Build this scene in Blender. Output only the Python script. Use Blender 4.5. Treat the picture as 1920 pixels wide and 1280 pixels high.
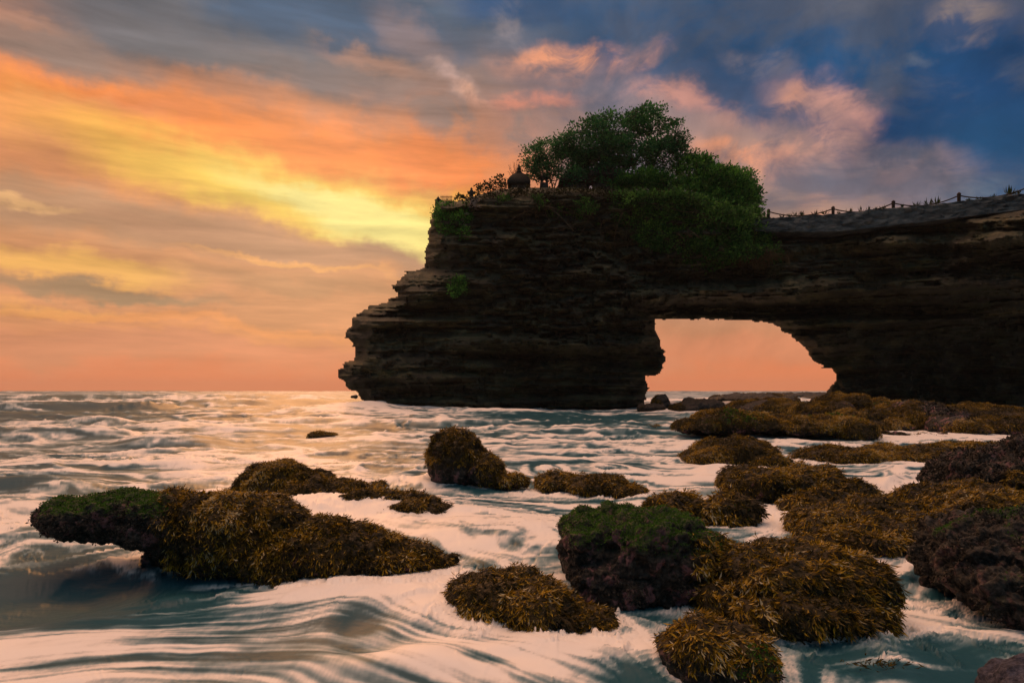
import bpy, math
import numpy as np
from mathutils import Vector

for _o in list(bpy.data.objects):
    bpy.data.objects.remove(_o)
SC = bpy.context.scene
COL = SC.collection
RNG = np.random.default_rng(11)

# ------------------------------------------------------------------ camera
F = 1173.0            # focal length in photo pixels (1920 wide)
CX, HY = 960.0, 732.0  # principal column, horizon row
H = 2.0               # eye height above the water
cam = bpy.data.objects.new("camera", bpy.data.cameras.new("camera"))
COL.objects.link(cam)
cam.location = (0, 0, H)
cam.rotation_euler = (math.radians(90), 0, 0)
cam.data.sensor_width = 36.0
cam.data.lens = 36.0 * F / 1920.0
cam.data.shift_y = (HY - 640.0) / 1920.0
cam.data.clip_start = 0.1
cam.data.clip_end = 20000
SC.camera = cam

# ------------------------------------------------------------------ exposure
SC.view_settings.view_transform = 'Standard'
SC.view_settings.look = 'None'
SC.view_settings.exposure = 0.0
SC.view_settings.gamma = 1.0
SC.cycles.max_bounces = 6
SC.cycles.diffuse_bounces = 3
SC.cycles.glossy_bounces = 3
SC.cycles.transmission_bounces = 2
SC.cycles.transparent_max_bounces = 4

SUN_AZ, SUN_EL = math.radians(-18), math.radians(18)


def s2l(c):
    return tuple(((x / 255.0) / 12.92 if x / 255.0 <= 0.04045 else ((x / 255.0 + 0.055) / 1.055) ** 2.4) for x in c)


# ------------------------------------------------------------------ node helper
class NT:
    def __init__(self, tree):
        self.t = tree
        self.n = tree.nodes
        self.n.clear()

    def new(self, kind, **kw):
        nd = self.n.new(kind)
        for k, v in kw.items():
            setattr(nd, k, v)
        return nd

    def link(self, a, b):
        self.t.links.new(a, b)

    def put(self, sock, v):
        if isinstance(v, bpy.types.NodeSocket):
            self.link(v, sock)
        elif v is not None:
            if sock.type == 'RGBA' and len(v) == 3:
                v = (*v, 1)
            sock.default_value = v

    def math(self, op, a, b=None, c=None, clamp=False):
        nd = self.new('ShaderNodeMath', operation=op, use_clamp=clamp)
        for i, v in enumerate((a, b, c)):
            self.put(nd.inputs[i], v)
        return nd.outputs[0]

    def vmath(self, op, a, b=None, s=None):
        nd = self.new('ShaderNodeVectorMath', operation=op)
        self.put(nd.inputs[0], a)
        self.put(nd.inputs[1], b)
        if s is not None:
            self.put(nd.inputs['Scale'], s)
        return nd.outputs['Value'] if op in ('LENGTH', 'DOT_PRODUCT', 'DISTANCE') else nd.outputs['Vector']

    def mix(self, fac, a, b, mode='MIX'):
        nd = self.new('ShaderNodeMix', data_type='RGBA', blend_type=mode)
        self.put(nd.inputs[0], fac)
        self.put(nd.inputs[6], a)
        self.put(nd.inputs[7], b)
        return nd.outputs[2]

    def rng(self, v, a, b, c=0.0, d=1.0, kind='SMOOTHSTEP'):
        nd = self.new('ShaderNodeMapRange', interpolation_type=kind)
        self.put(nd.inputs[0], v)
        for i, x in enumerate((a, b, c, d)):
            nd.inputs[i + 1].default_value = x
        return nd.outputs[0]

    def noise(self, vec, scale, detail=4, rough=0.5, dist=0.0, out='Fac'):
        nd = self.new('ShaderNodeTexNoise')
        self.put(nd.inputs['Vector'], vec)
        nd.inputs['Scale'].default_value = scale
        nd.inputs['Detail'].default_value = detail
        nd.inputs['Roughness'].default_value = rough
        nd.inputs['Distortion'].default_value = dist
        return nd.outputs[out]

    def ramp(self, fac, stops, interp='LINEAR'):
        nd = self.new('ShaderNodeValToRGB')
        cr = nd.color_ramp
        cr.interpolation = interp
        while len(cr.elements) < len(stops):
            cr.elements.new(0.5)
        for e, (p, c) in zip(cr.elements, stops):
            e.position = p
            e.color = (*c, 1)
        self.put(nd.inputs[0], fac)
        return nd.outputs[0]

    def mapping(self, vec, loc=(0, 0, 0), rot=(0, 0, 0), scale=(1, 1, 1), kind='POINT'):
        nd = self.new('ShaderNodeMapping', vector_type=kind)
        self.put(nd.inputs['Vector'], vec)
        nd.inputs['Location'].default_value = loc
        nd.inputs['Rotation'].default_value = rot
        nd.inputs['Scale'].default_value = scale
        return nd.outputs[0]


# ------------------------------------------------------------------ sky
world = bpy.data.worlds.new("World")
SC.world = world
world.use_nodes = True
W = NT(world.node_tree)


def build_sky():
    tc = W.new('ShaderNodeTexCoord').outputs['Generated']
    sx = W.new('ShaderNodeSeparateXYZ')
    W.link(tc, sx.inputs[0])
    az = W.math('ARCTAN2', sx.outputs[0], sx.outputs[1])
    el = W.math('ARCSINE', sx.outputs[2])
    cmb = W.new('ShaderNodeCombineXYZ')
    W.link(az, cmb.inputs[0])
    W.link(el, cmb.inputs[1])
    P = cmb.outputs[0]

    def ang(u, v):
        a = math.atan((u - CX) / F)
        e = math.atan((HY - v) / math.hypot(F, u - CX))
        return a, e
    # cloud edges: warp the angular coordinates with two sizes of turbulence
    drift = W.mapping(P, rot=(0, 0, math.radians(12)), scale=(1.0, 2.6, 1.0))
    n1 = W.noise(drift, 4.0, 5, 0.55, 0.3, out='Color')
    n2 = W.noise(P, 15.0, 5, 0.6, 0.0, out='Color')
    w1 = W.vmath('SCALE', W.vmath('SUBTRACT', n1, (0.5, 0.5, 0.5)), s=0.085)
    w2 = W.vmath('SCALE', W.vmath('SUBTRACT', n2, (0.5, 0.5, 0.5)), s=0.055)
    Q = W.vmath('ADD', P, W.vmath('ADD', w1, w2))
    sq = W.new('ShaderNodeSeparateXYZ')
    W.link(Q, sq.inputs[0])
    e2, a2 = sq.outputs[1], sq.outputs[0]

    def stops(lst):
        out = []
        for v, c in lst:
            e = math.atan((HY - v) / F) if v is not None else 1.5
            out.append((min(1, max(0, e / 1.5)), s2l(c)))
        return out
    ef = W.math('DIVIDE', e2, 1.5, clamp=True)
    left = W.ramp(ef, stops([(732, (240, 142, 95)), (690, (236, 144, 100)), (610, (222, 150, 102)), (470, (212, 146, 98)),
                             (280, (232, 142, 88)), (140, (152, 122, 110)), (30, (98, 105, 116)), (-250, (215, 170, 150)), (-650, (432, 326, 260)), (None, (428, 324, 262))]))  # overhead stops, out of view, are boosted as added light for the foam
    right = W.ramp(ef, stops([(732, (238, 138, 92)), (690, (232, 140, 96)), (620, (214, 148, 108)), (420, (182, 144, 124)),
                              (300, (172, 138, 128)), (200, (140, 122, 126)), (80, (66, 92, 120)), (-250, (110, 112, 128)), (-650, (385, 290, 226)), (None, (428, 324, 262))]))  # same unseen overhead boost on this side
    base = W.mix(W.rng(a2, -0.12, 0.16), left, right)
    blobs = [
        # u, v, ru, rv, tilt(deg, + = down to the right), colour, opacity, soft
        (1770, 150, 470, 230, 12, (29, 68, 110), 1.0, .4),
        (1380, 85, 380, 115, 4, (38, 82, 124), .95, .4),
        (1860, 320, 190, 130, 20, (36, 82, 122), .9, .3),
        (1430, 185, 200, 60, 8, (62, 86, 120), .85, .3),
        (1850, 385, 110, 55, 0, (104, 130, 146), .8, .2),
        (560, 35, 420, 85, 8, (66, 92, 120), .95, .3),
        (960, 8, 170, 40, 5, (44, 84, 126), .95, .2),
        (250, 40, 250, 90, 10, (100, 104, 112), .8, .3),
        (40, 120, 300, 50, 8, (158, 128, 112), .85, .3),
        (40, 40, 90, 16, 18, (186, 134, 110), .8, .2),
        (560, 120, 330, 60, 14, (112, 108, 112), .75, .3),
        (880, 210, 260, 75, 20, (152, 124, 114), .9, .3),
        (700, 120, 120, 26, 15, (196, 142, 118), .6, .2),
        (470, 262, 620, 66, 10, (253, 143, 68), 1.0, .35),
        (850, 320, 260, 75, 16, (250, 140, 74), .95, .3),
        (150, 205, 260, 30, 2, (248, 150, 96), .8, .2),
        (520, 345, 500, 66, 13, (255, 190, 84), 1.0, .3),
        (620, 385, 360, 60, 14, (255, 210, 88), 1.0, .35),
        (650, 385, 240, 32, 15, (255, 236, 142), .95, .3),
        (900, 395, 90, 50, 20, (255, 186, 66), .9, .2),
        (190, 398, 440, 62, 11, (190, 142, 106), .95, .45),
        (480, 455, 330, 48, 9, (194, 140, 104), .95, .4),
        (740, 470, 110, 40, 8, (178, 134, 104), .8, .3),
        (30, 368, 130, 16, 10, (240, 182, 122), .9, .2),
        (130, 500, 290, 32, 7, (250, 184, 96), .95, .3),
        (190, 545, 300, 17, 6, (170, 136, 102), .9, .3),
        (560, 535, 260, 20, 5, (200, 142, 98), .8, .3),
        (560, 500, 200, 9, 7, (250, 174, 98), .7, .2),
        (120, 575, 200, 14, 7, (248, 172, 96), .85, .2),
        (420, 608, 420, 14, 5, (248, 160, 96), .85, .2),
        (200, 645, 380, 30, 2, (214, 144, 104), .8, .3),
        (500, 632, 300, 8, 4, (238, 156, 96), .6, .2),
        (1062, 122, 140, 42, 2, (250, 166, 126), 1.0, .2),
        (1200, 105, 70, 32, -25, (210, 150, 134), .8, .2),
        (850, 150, 95, 30, 34, (206, 168, 158), .7, .1),
        (880, 175, 60, 22, 36, (240, 172, 134), .6, .1),
        (985, 190, 110, 20, 2, (232, 146, 118), .85, .2),
        (1120, 165, 130, 40, 0, (140, 122, 128), .7, .3),
        (760, 60, 90, 40, 20, (170, 136, 124), .5, .2),
        (960, 60, 60, 46, 30, (150, 138, 142), .6, .2),
        (1530, 195, 120, 66, 20, (206, 154, 140), .8, .2),
        (1490, 165, 36, 46, 10, (232, 164, 136), .7, .1),
        (1590, 185, 80, 34, 15, (222, 160, 142), .7, .2),
        (1500, 295, 130, 48, -12, (236, 162, 128), .85, .2),
        (1370, 295, 110, 36, 6, (238, 158, 120), .85, .2),
        (1270, 185, 110, 30, 12, (212, 150, 134), .85, .2),
        (1400, 230, 100, 30, 0, (196, 146, 132), .8, .2),
        (1640, 330, 220, 85, 8, (164, 138, 138), .85, .3),
        (1560, 325, 50, 40, 0, (160, 138, 138), .8, .2),
        (1690, 320, 50, 22, 0, (206, 156, 142), .7, .2),
        (1535, 378, 56, 24, -20, (246, 166, 122), .9, .2),
        (1415, 112, 76, 28, 0, (124, 118, 130), .85, .2),
        (1680, 118, 60, 16, 0, (98, 108, 126), .8, .2),
        (1590, 25, 130, 36, -10, (118, 116, 124), .85, .2),
        (1800, 36, 105, 46, -15, (146, 128, 122), .9, .2),
        (40, 85, 300, 55, 8, (138, 122, 114), .7, .35),
        (30, 42, 90, 14, 20, (176, 130, 108), .7, .2),
        (330, 90, 260, 30, 14, (112, 110, 114), .7, .3),
        (705, 408, 180, 48, 15, (255, 234, 138), 1.0, .4),
        (1000, 660, 1300, 26, 0, (230, 146, 106), .5, .3),
        (1000, 712, 1500, 20, 0, (238, 138, 92), .7, .3),
    ]
    c = base
    puff = W.rng(W.noise(W.mapping(P, rot=(0, 0, math.radians(-15)), scale=(1, 1.5, 1)), 13, 6, 0.62, 0.6), 0.36, 0.60, 0.15, 1.05)
    for (u, v, ru, rv, tilt, col, op, soft) in blobs:
        a, e = ang(u, v)
        tr_ = math.radians(tilt)
        a1, e1 = ang(u - 40 * math.cos(tr_), v - 40 * math.sin(tr_))
        a2_, e2_ = ang(u + 40 * math.cos(tr_), v + 40 * math.sin(tr_))
        lin = math.hypot(a2_ - a1, e2_ - e1) / 80
        th = math.atan2(e2_ - e1, a2_ - a1)
        b1, f1_ = ang(u, v - 10)
        b2, f2_ = ang(u, v + 10)
        m = W.mapping(Q, loc=(a, e, 0), rot=(0, 0, th), scale=(ru * lin, rv * (f1_ - f2_) / 20, 1), kind='TEXTURE')
        d = W.vmath('LENGTH', m)
        w = W.rng(d, soft, 1.25, op, 0.0)
        if u > 840 and v < 420 and sum(col) > 320:
            w = W.math('MULTIPLY', w, puff, clamp=True)
        c = W.mix(w, c, s2l(col))
    # slate cloud drifting through the blue
    sl_n = W.noise(W.mapping(P, rot=(0, 0, math.radians(-10)), scale=(1, 1.8, 1)), 5.5, 6, 0.6, 0.5)
    c = W.mix(W.math('MULTIPLY', W.math('MULTIPLY', W.rng(sl_n, 0.42, 0.62), W.rng(a2, -0.1, 0.2)), W.math('MULTIPLY', W.rng(el, 0.14, 0.30), 0.75)), c, s2l((84, 92, 110)))
    # fine cloud texture: streaks and soft puffs
    st = W.noise(W.mapping(P, rot=(0, 0, math.radians(9)), scale=(1.6, 11, 1)), 3.2, 6, 0.58, 0.25)
    pf = W.noise(P, 7.5, 7, 0.6, 0.35)
    lm = W.rng(a2, -0.15, 0.2)
    amt = W.mix(lm, st, pf)
    fade = W.rng(el, 0.0, 0.10)
    gain = W.rng(amt, 0.3, 0.72, 0.74, 1.24, kind='LINEAR')
    gain = W.math('ADD', W.math('MULTIPLY', W.math('SUBTRACT', gain, 1.0), fade), 1.0)
    c = W.vmath('SCALE', c, s=gain)
    # behind the viewer: dark blue sky, rising to the same boosted overhead glow
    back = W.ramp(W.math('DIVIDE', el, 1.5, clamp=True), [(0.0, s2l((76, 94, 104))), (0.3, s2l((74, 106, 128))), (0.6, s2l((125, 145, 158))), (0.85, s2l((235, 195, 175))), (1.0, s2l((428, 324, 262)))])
    side = W.rng(sx.outputs[1], 0.35, -0.25)
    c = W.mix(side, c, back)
    # below the horizon (never seen past the sea)
    c = W.mix(W.rng(el, -0.02, -0.25), c, s2l((60, 62, 66)))
    bgc = W.new('ShaderNodeBackground')
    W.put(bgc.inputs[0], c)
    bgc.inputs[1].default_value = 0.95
    sky = W.new('ShaderNodeTexSky', sky_type='NISHITA')
    sky.sun_disc = False
    sky.sun_elevation = SUN_EL
    sky.sun_rotation = SUN_AZ
    sky.dust_density = 4.0
    bgs = W.new('ShaderNodeBackground')
    W.link(sky.outputs[0], bgs.inputs[0])
    bgs.inputs[1].default_value = 0.05
    # thick cloud hides nearly all of the clear sky
    mx = W.new('ShaderNodeMixShader')
    mx.inputs[0].default_value = 0.97
    W.link(bgs.outputs[0], mx.inputs[1])
    W.link(bgc.outputs[0], mx.inputs[2])
    out = W.new('ShaderNodeOutputWorld')
    W.link(mx.outputs[0], out.inputs[0])


build_sky()
world.cycles.sampling_method = 'MANUAL'
world.cycles.sample_map_resolution = 512

sl = bpy.data.lights.new("sun", 'SUN')
sl.energy = 0.55
sl.angle = math.radians(20)
sl.color = (1.0, 0.42, 0.15)
sun = bpy.data.objects.new("sun", sl)
COL.objects.link(sun)
_sd = Vector((math.sin(SUN_AZ) * math.cos(SUN_EL), math.cos(SUN_AZ) * math.cos(SUN_EL), math.sin(SUN_EL)))
sun.rotation_euler = _sd.to_track_quat('Z', 'Y').to_euler()
sun.location = _sd * 300


# ------------------------------------------------------------------ numeric helpers
_T3 = np.random.default_rng(3).random((64, 64, 64)).astype(np.float32)
_T2 = np.random.default_rng(4).random((512, 512)).astype(np.float32)


def _q(f):
    return f * f * f * (f * (f * 6 - 15) + 10)


def vn3(p):
    i = np.floor(p).astype(np.int64)
    f = _q(p - i)
    i &= 63
    j = (i + 1) & 63
    x0, y0, z0 = i[:, 0], i[:, 1], i[:, 2]
    x1, y1, z1 = j[:, 0], j[:, 1], j[:, 2]
    fx, fy, fz = f[:, 0], f[:, 1], f[:, 2]
    a = _T3[x0, y0, z0] * (1 - fx) + _T3[x1, y0, z0] * fx
    b = _T3[x0, y1, z0] * (1 - fx) + _T3[x1, y1, z0] * fx
    c = _T3[x0, y0, z1] * (1 - fx) + _T3[x1, y0, z1] * fx
    d = _T3[x0, y1, z1] * (1 - fx) + _T3[x1, y1, z1] * fx
    return (a * (1 - fy) + b * fy) * (1 - fz) + (c * (1 - fy) + d * fy) * fz


def fbm3(p, octv=4, gain=0.5, seed=0.0):
    s, a, t = 0, 1.0, 0.0
    p = np.asarray(p, dtype=np.float64) + seed * 17.31
    for _ in range(octv):
        s = s + a * (vn3(p) * 2 - 1)
        t += a
        a *= gain
        p = p * 2.03 + 5.7
    return s / t * 1.6


def vn2(x, y):
    ix = np.floor(x).astype(np.int64)
    iy = np.floor(y).astype(np.int64)
    fx = _q(x - ix)
    fy = _q(y - iy)
    ix &= 511
    iy &= 511
    jx, jy = (ix + 1) & 511, (iy + 1) & 511
    return (_T2[ix, iy] * (1 - fx) + _T2[jx, iy] * fx) * (1 - fy) + (_T2[ix, jy] * (1 - fx) + _T2[jx, jy] * fx) * fy


def fbm2(x, y, octv=4, gain=0.5, seed=0.0):
    s, a, t = 0, 1.0, 0.0
    x = x + seed * 31.7
    y = y + seed * 11.3
    for _ in range(octv):
        s = s + a * (vn2(x, y) * 2 - 1)
        t += a
        a *= gain
        x, y = x * 2.03 + 9.1, y * 2.03 + 3.3
    return s / t * 1.6


def sstep(x, a, b):
    t = np.clip((x - a) / (b - a), 0, 1)
    return t * t * (3 - 2 * t)


def P3(u, v, Y):
    """world point on photo pixel (u, v) at distance Y"""
    return np.array([(u - CX) * Y / F, Y, H - (v - HY) * Y / F])


def unit(a):
    return a / np.maximum(np.linalg.norm(a, axis=-1, keepdims=True), 1e-9)


def mesh_np(name, V, Fc, mat, parent=None, smooth=True, attrs=None):
    V = np.ascontiguousarray(V, dtype=np.float32)
    Fc = np.ascontiguousarray(Fc, dtype=np.int32)
    me = bpy.data.meshes.new(name)
    me.vertices.add(len(V))
    me.vertices.foreach_set('co', V.ravel())
    k = Fc.shape[1]
    me.loops.add(Fc.size)
    me.loops.foreach_set('vertex_index', Fc.ravel())
    me.polygons.add(len(Fc))
    me.polygons.foreach_set('loop_start', np.arange(len(Fc), dtype=np.int32) * k)
    me.polygons.foreach_set('use_smooth', np.full(len(Fc), smooth, dtype=bool))
    me.update(calc_edges=True)
    for an, av in (attrs or {}).items():
        at = me.attributes.new(an, 'FLOAT', 'POINT')
        at.data.foreach_set('value', np.ascontiguousarray(av, dtype=np.float32))
    me.validate()
    o = bpy.data.objects.new(name, me)
    COL.objects.link(o)
    if mat:
        me.materials.append(mat)
    if parent:
        o.parent = parent
        o.matrix_parent_inverse.identity()
        o.location = -Vector(parent.location) if parent.type == 'EMPTY' else (0, 0, 0)
    return o


def thing(name, loc, label, cat, group=None):
    o = bpy.data.objects.new(name, None)
    o.empty_display_size = 0.3
    COL.objects.link(o)
    o.location = [float(x) for x in loc]
    tag(o, label, cat, group)
    return o


def tag(o, label=None, cat=None, group=None, kind=None):
    if label:
        o['label'] = label
    if cat:
        o['category'] = cat
    if group:
        o['group'] = group
    if kind:
        o['kind'] = kind
    return o


class MB:
    """collects quads/tris as triangles"""

    def __init__(self):
        self.v, self.f, self.n = [], [], 0

    def add(self, V, Fc):
        V = np.asarray(V, float)
        Fc = np.asarray(Fc, int)
        if Fc.shape[1] == 4:
            Fc = np.concatenate([Fc[:, [0, 1, 2]], Fc[:, [0, 2, 3]]])
        self.v.append(V)
        self.f.append(Fc + self.n)
        self.n += len(V)
        return self

    def box(self, c, s, rz=0.0, taper=1.0, bevel=0.0):
        x, y, z = [q / 2 for q in s]
        t = taper
        V = np.array([[-x, -y, -z], [x, -y, -z], [x, y, -z], [-x, y, -z], [-x * t, -y * t, z], [x * t, -y * t, z], [x * t, y * t, z], [-x * t, y * t, z]])
        ca, sa = math.cos(rz), math.sin(rz)
        V = np.c_[V[:, 0] * ca - V[:, 1] * sa, V[:, 0] * sa + V[:, 1] * ca, V[:, 2]] + np.array(c)
        return self.add(V, [[0, 3, 2, 1], [4, 5, 6, 7], [0, 1, 5, 4], [1, 2, 6, 5], [2, 3, 7, 6], [3, 0, 4, 7]])

    def lathe(self, c, prof, n=12, sq=False):
        """prof: list of (radius, z)"""
        a = np.arange(n) * 2 * math.pi / n + (math.pi / 4 if sq else 0)
        V = np.concatenate([np.c_[np.cos(a) * r, np.sin(a) * r, np.full(n, z)] for r, z in prof]) + np.array(c)
        Fc = []
        for k in range(len(prof) - 1):
            for i in range(n):
                j = (i + 1) % n
                Fc.append([k * n + i, k * n + j, (k + 1) * n + j, (k + 1) * n + i])
        self.add(V, Fc)
        cap = [[0, i + 1, i] for i in range(1, n - 1)]
        m = (len(prof) - 1) * n
        cap += [[m, m + i, m + i + 1] for i in range(1, n - 1)]
        self.f.append(np.array(cap) + self.n - len(V))
        return self

    def tube(self, path, r0, r1=None, n=6):
        path = np.asarray(path, float)
        m = len(path)
        r1 = r0 if r1 is None else r1
        T = unit(np.gradient(path, axis=0))
        ref = np.array([0.31, 0.87, 0.2]) if abs(T[0][2]) > 0.6 else np.array([0, 0, 1.0])
        A = unit(np.cross(T, ref))
        B = np.cross(T, A)
        a = np.arange(n) * 2 * math.pi / n
        R = np.linspace(r0, r1, m)[:, None, None]
        V = path[:, None] + R * (np.cos(a)[None, :, None] * A[:, None] + np.sin(a)[None, :, None] * B[:, None])
        Fc = []
        for k in range(m - 1):
            for i in range(n):
                j = (i + 1) % n
                Fc.append([k * n + i, k * n + j, (k + 1) * n + j, (k + 1) * n + i])
        return self.add(V.reshape(-1, 3), Fc)

    def build(self, name, mat, parent=None, smooth=False):
        return mesh_np(name, np.concatenate(self.v), np.concatenate(self.f), mat, parent, smooth)


# ------------------------------------------------------------------ materials
def material(name):
    m = bpy.data.materials.new(name)
    m.use_nodes = True
    return m, NT(m.node_tree)


def finish(n, col, rough=0.7, spec=0.4, bump=None, bstr=0.4, bdist=0.05, transl=None):
    b = n.new('ShaderNodeBsdfPrincipled')
    n.put(b.inputs['Base Color'], col)
    n.put(b.inputs['Roughness'], rough)
    n.put(b.inputs['Specular IOR Level'], spec)
    if bump is not None:
        bp = n.new('ShaderNodeBump')
        bp.inputs['Strength'].default_value = bstr
        bp.inputs['Distance'].default_value = bdist
        n.link(bump, bp.inputs['Height'])
        n.link(bp.outputs[0], b.inputs['Normal'])
    sh = b.outputs[0]
    if transl:
        tr = n.new('ShaderNodeBsdfTranslucent')
        n.put(tr.inputs[0], col)
        mx = n.new('ShaderNodeMixShader')
        mx.inputs[0].default_value = transl
        n.link(sh, mx.inputs[1])
        n.link(tr.outputs[0], mx.inputs[2])
        sh = mx.outputs[0]
    o = n.new('ShaderNodeOutputMaterial')
    n.link(sh, o.inputs[0])


def obj_co(n):
    return n.new('ShaderNodeTexCoord').outputs['Object']


def attr(n, name):
    nd = n.new('ShaderNodeAttribute')
    nd.attribute_name = name
    return nd.outputs['Fac']


def mat_cliff():
    m, n = material("cliff_stone")
    co = obj_co(n)
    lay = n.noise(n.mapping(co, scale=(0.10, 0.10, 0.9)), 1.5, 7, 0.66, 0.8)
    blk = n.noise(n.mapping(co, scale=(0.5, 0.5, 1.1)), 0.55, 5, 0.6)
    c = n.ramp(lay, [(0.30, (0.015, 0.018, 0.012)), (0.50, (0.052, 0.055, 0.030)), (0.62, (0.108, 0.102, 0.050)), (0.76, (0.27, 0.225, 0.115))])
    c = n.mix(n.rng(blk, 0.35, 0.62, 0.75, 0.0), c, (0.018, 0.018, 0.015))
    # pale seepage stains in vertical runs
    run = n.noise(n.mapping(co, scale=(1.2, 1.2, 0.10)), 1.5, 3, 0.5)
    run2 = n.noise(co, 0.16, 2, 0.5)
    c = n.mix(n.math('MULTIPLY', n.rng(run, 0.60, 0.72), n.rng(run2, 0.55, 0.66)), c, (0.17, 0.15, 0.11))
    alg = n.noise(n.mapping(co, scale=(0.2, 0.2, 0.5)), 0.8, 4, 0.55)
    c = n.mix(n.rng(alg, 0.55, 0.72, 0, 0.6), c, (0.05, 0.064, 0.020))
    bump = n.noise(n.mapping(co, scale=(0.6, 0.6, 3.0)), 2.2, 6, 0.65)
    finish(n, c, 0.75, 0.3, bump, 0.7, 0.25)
    return m


def mat_rock():
    m, n = material("wet_reef_rock")
    co = obj_co(n)
    big = n.noise(co, 2.2, 5, 0.6)
    fine = n.noise(co, 16, 5, 0.65)
    c = n.ramp(fine, [(0.3, (0.006, 0.007, 0.006)), (0.52, (0.026, 0.025, 0.021)), (0.7, (0.070, 0.066, 0.056))])
    pk = n.noise(co, 5.5, 5, 0.6, 0.4)
    pink = n.math('MULTIPLY', n.rng(pk, 0.53, 0.62), attr(n, 'pink'))
    c = n.mix(pink, c, (0.30, 0.14, 0.15))
    ms = n.math('MULTIPLY', attr(n, 'moss'), n.rng(n.noise(co, 7, 4, 0.6), 0.32, 0.5))
    c = n.mix(ms, c, (0.022, 0.055, 0.012))
    ol = n.math('MULTIPLY', attr(n, 'olive'), n.rng(big, 0.3, 0.55))
    c = n.mix(ol, c, n.mix(fine, (0.018, 0.014, 0.004), (0.085, 0.055, 0.014)))
    vor = n.new('ShaderNodeTexVoronoi')
    n.put(vor.inputs['Vector'], co)
    vor.inputs['Scale'].default_value = 22
    bump = n.math('ADD', n.noise(co, 12, 8, 0.7), n.math('MULTIPLY', vor.outputs['Distance'], 0.5))
    finish(n, c, n.rng(fine, 0.3, 0.7, 0.75, 0.35), 0.28, bump, 0.9, 0.05)
    return m


def mat_kelp():
    m, n = material("kelp_blade")
    r = attr(n, 'rnd')
    c = n.ramp(r, [(0.0, (0.009, 0.012, 0.004)), (0.32, (0.040, 0.034, 0.005)), (0.56, (0.17, 0.110, 0.007)), (0.76, (0.46, 0.28, 0.012)), (0.92, (0.62, 0.40, 0.03)), (1.0, (0.60, 0.54, 0.34))])
    finish(n, c, 0.34, 0.32, transl=0.42)
    return m


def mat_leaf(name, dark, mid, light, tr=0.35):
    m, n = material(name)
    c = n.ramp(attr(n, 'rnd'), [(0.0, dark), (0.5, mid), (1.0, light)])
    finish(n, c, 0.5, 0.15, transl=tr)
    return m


def mat_plain(name, c0, c1, scale=3.0, rough=0.8, bstr=0.4, bd=0.05):
    m, n = material(name)
    co = obj_co(n)
    t = n.noise(co, scale, 5, 0.6)
    finish(n, n.mix(n.rng(t, 0.3, 0.7), c0, c1), rough, 0.3, n.noise(co, scale * 3, 5, 0.6), bstr, bd)
    return m


def mat_wall():
    m, n = material("weathered_parapet")
    co = obj_co(n)
    t = n.noise(n.mapping(co, scale=(0.5, 0.5, 1.5)), 1.4, 6, 0.65, 0.5)
    c = n.ramp(t, [(0.3, (0.020, 0.028, 0.032)), (0.5, (0.062, 0.080, 0.086)), (0.7, (0.15, 0.17, 0.165))])
    finish(n, c, 0.85, 0.3, n.noise(co, 3.5, 6, 0.7), 0.8, 0.12)
    return m


def mat_water():
    m, n = material("foaming_sea")
    foam = attr(n, 'foam')
    co = obj_co(n)
    wat = n.new('ShaderNodeBsdfPrincipled')
    wat.inputs['Base Color'].default_value = (0.018, 0.080, 0.105, 1)
    wat.inputs['Specular IOR Level'].default_value = 0.24
    wat.inputs['Roughness'].default_value = 0.38
    wat.inputs['IOR'].default_value = 1.33
    bp = n.new('ShaderNodeBump')
    bp.inputs['Strength'].default_value = 0.35
    bp.inputs['Distance'].default_value = 0.03
    n.link(n.noise(n.mapping(co, scale=(0.7, 1.6, 1)), 4, 3, 0.5), bp.inputs['Height'])
    n.link(bp.outputs[0], wat.inputs['Normal'])
    fo = n.new('ShaderNodeBsdfPrincipled')
    n.put(fo.inputs['Base Color'], n.ramp(foam, [(0.12, (0.08, 0.22, 0.28)), (0.45, (0.42, 0.56, 0.60)), (0.75, (0.88, 0.84, 0.79)), (1.0, (0.96, 0.92, 0.87))]))
    fo.inputs['Roughness'].default_value = 0.5
    fo.inputs['Specular IOR Level'].default_value = 0.25
    mx = n.new('ShaderNodeMixShader')
    n.link(n.rng(foam, 0.02, 0.85, 0.0, 1.0, kind='LINEAR'), mx.inputs[0])
    n.link(wat.outputs[0], mx.inputs[1])
    n.link(fo.outputs[0], mx.inputs[2])
    o = n.new('ShaderNodeOutputMaterial')
    n.link(mx.outputs[0], o.inputs[0])
    return m


M_CLIFF, M_ROCK, M_KELP, M_WATER, M_WALL = mat_cliff(), mat_rock(), mat_kelp(), mat_water(), mat_wall()
M_MOSS = mat_leaf("moss_tuft", (0.010, 0.028, 0.006), (0.055, 0.15, 0.018), (0.14, 0.30, 0.04), 0.35)
M_LEAF = mat_leaf("broad_leaf", (0.012, 0.055, 0.026), (0.048, 0.19, 0.065), (0.11, 0.36, 0.085))
M_LEAF2 = mat_leaf("bright_leaf", (0.012, 0.058, 0.016), (0.06, 0.22, 0.035), (0.18, 0.44, 0.06))
M_LEAF3 = mat_leaf("olive_leaf", (0.010, 0.022, 0.008), (0.035, 0.060, 0.016), (0.085, 0.12, 0.03))
M_LEAF4 = mat_leaf("creeper_leaf", (0.012, 0.046, 0.014), (0.055, 0.17, 0.034), (0.16, 0.36, 0.06))
M_TURF = mat_leaf("crust_turf", (0.012, 0.012, 0.011), (0.042, 0.038, 0.031), (0.15, 0.125, 0.10), 0.1)
M_LEAF5 = mat_leaf("rim_weed", (0.010, 0.012, 0.006), (0.032, 0.036, 0.014), (0.07, 0.075, 0.025), 0.2)
M_DRY = mat_leaf("dry_grass", (0.05, 0.035, 0.016), (0.12, 0.085, 0.04), (0.24, 0.17, 0.09), 0.2)
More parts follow.
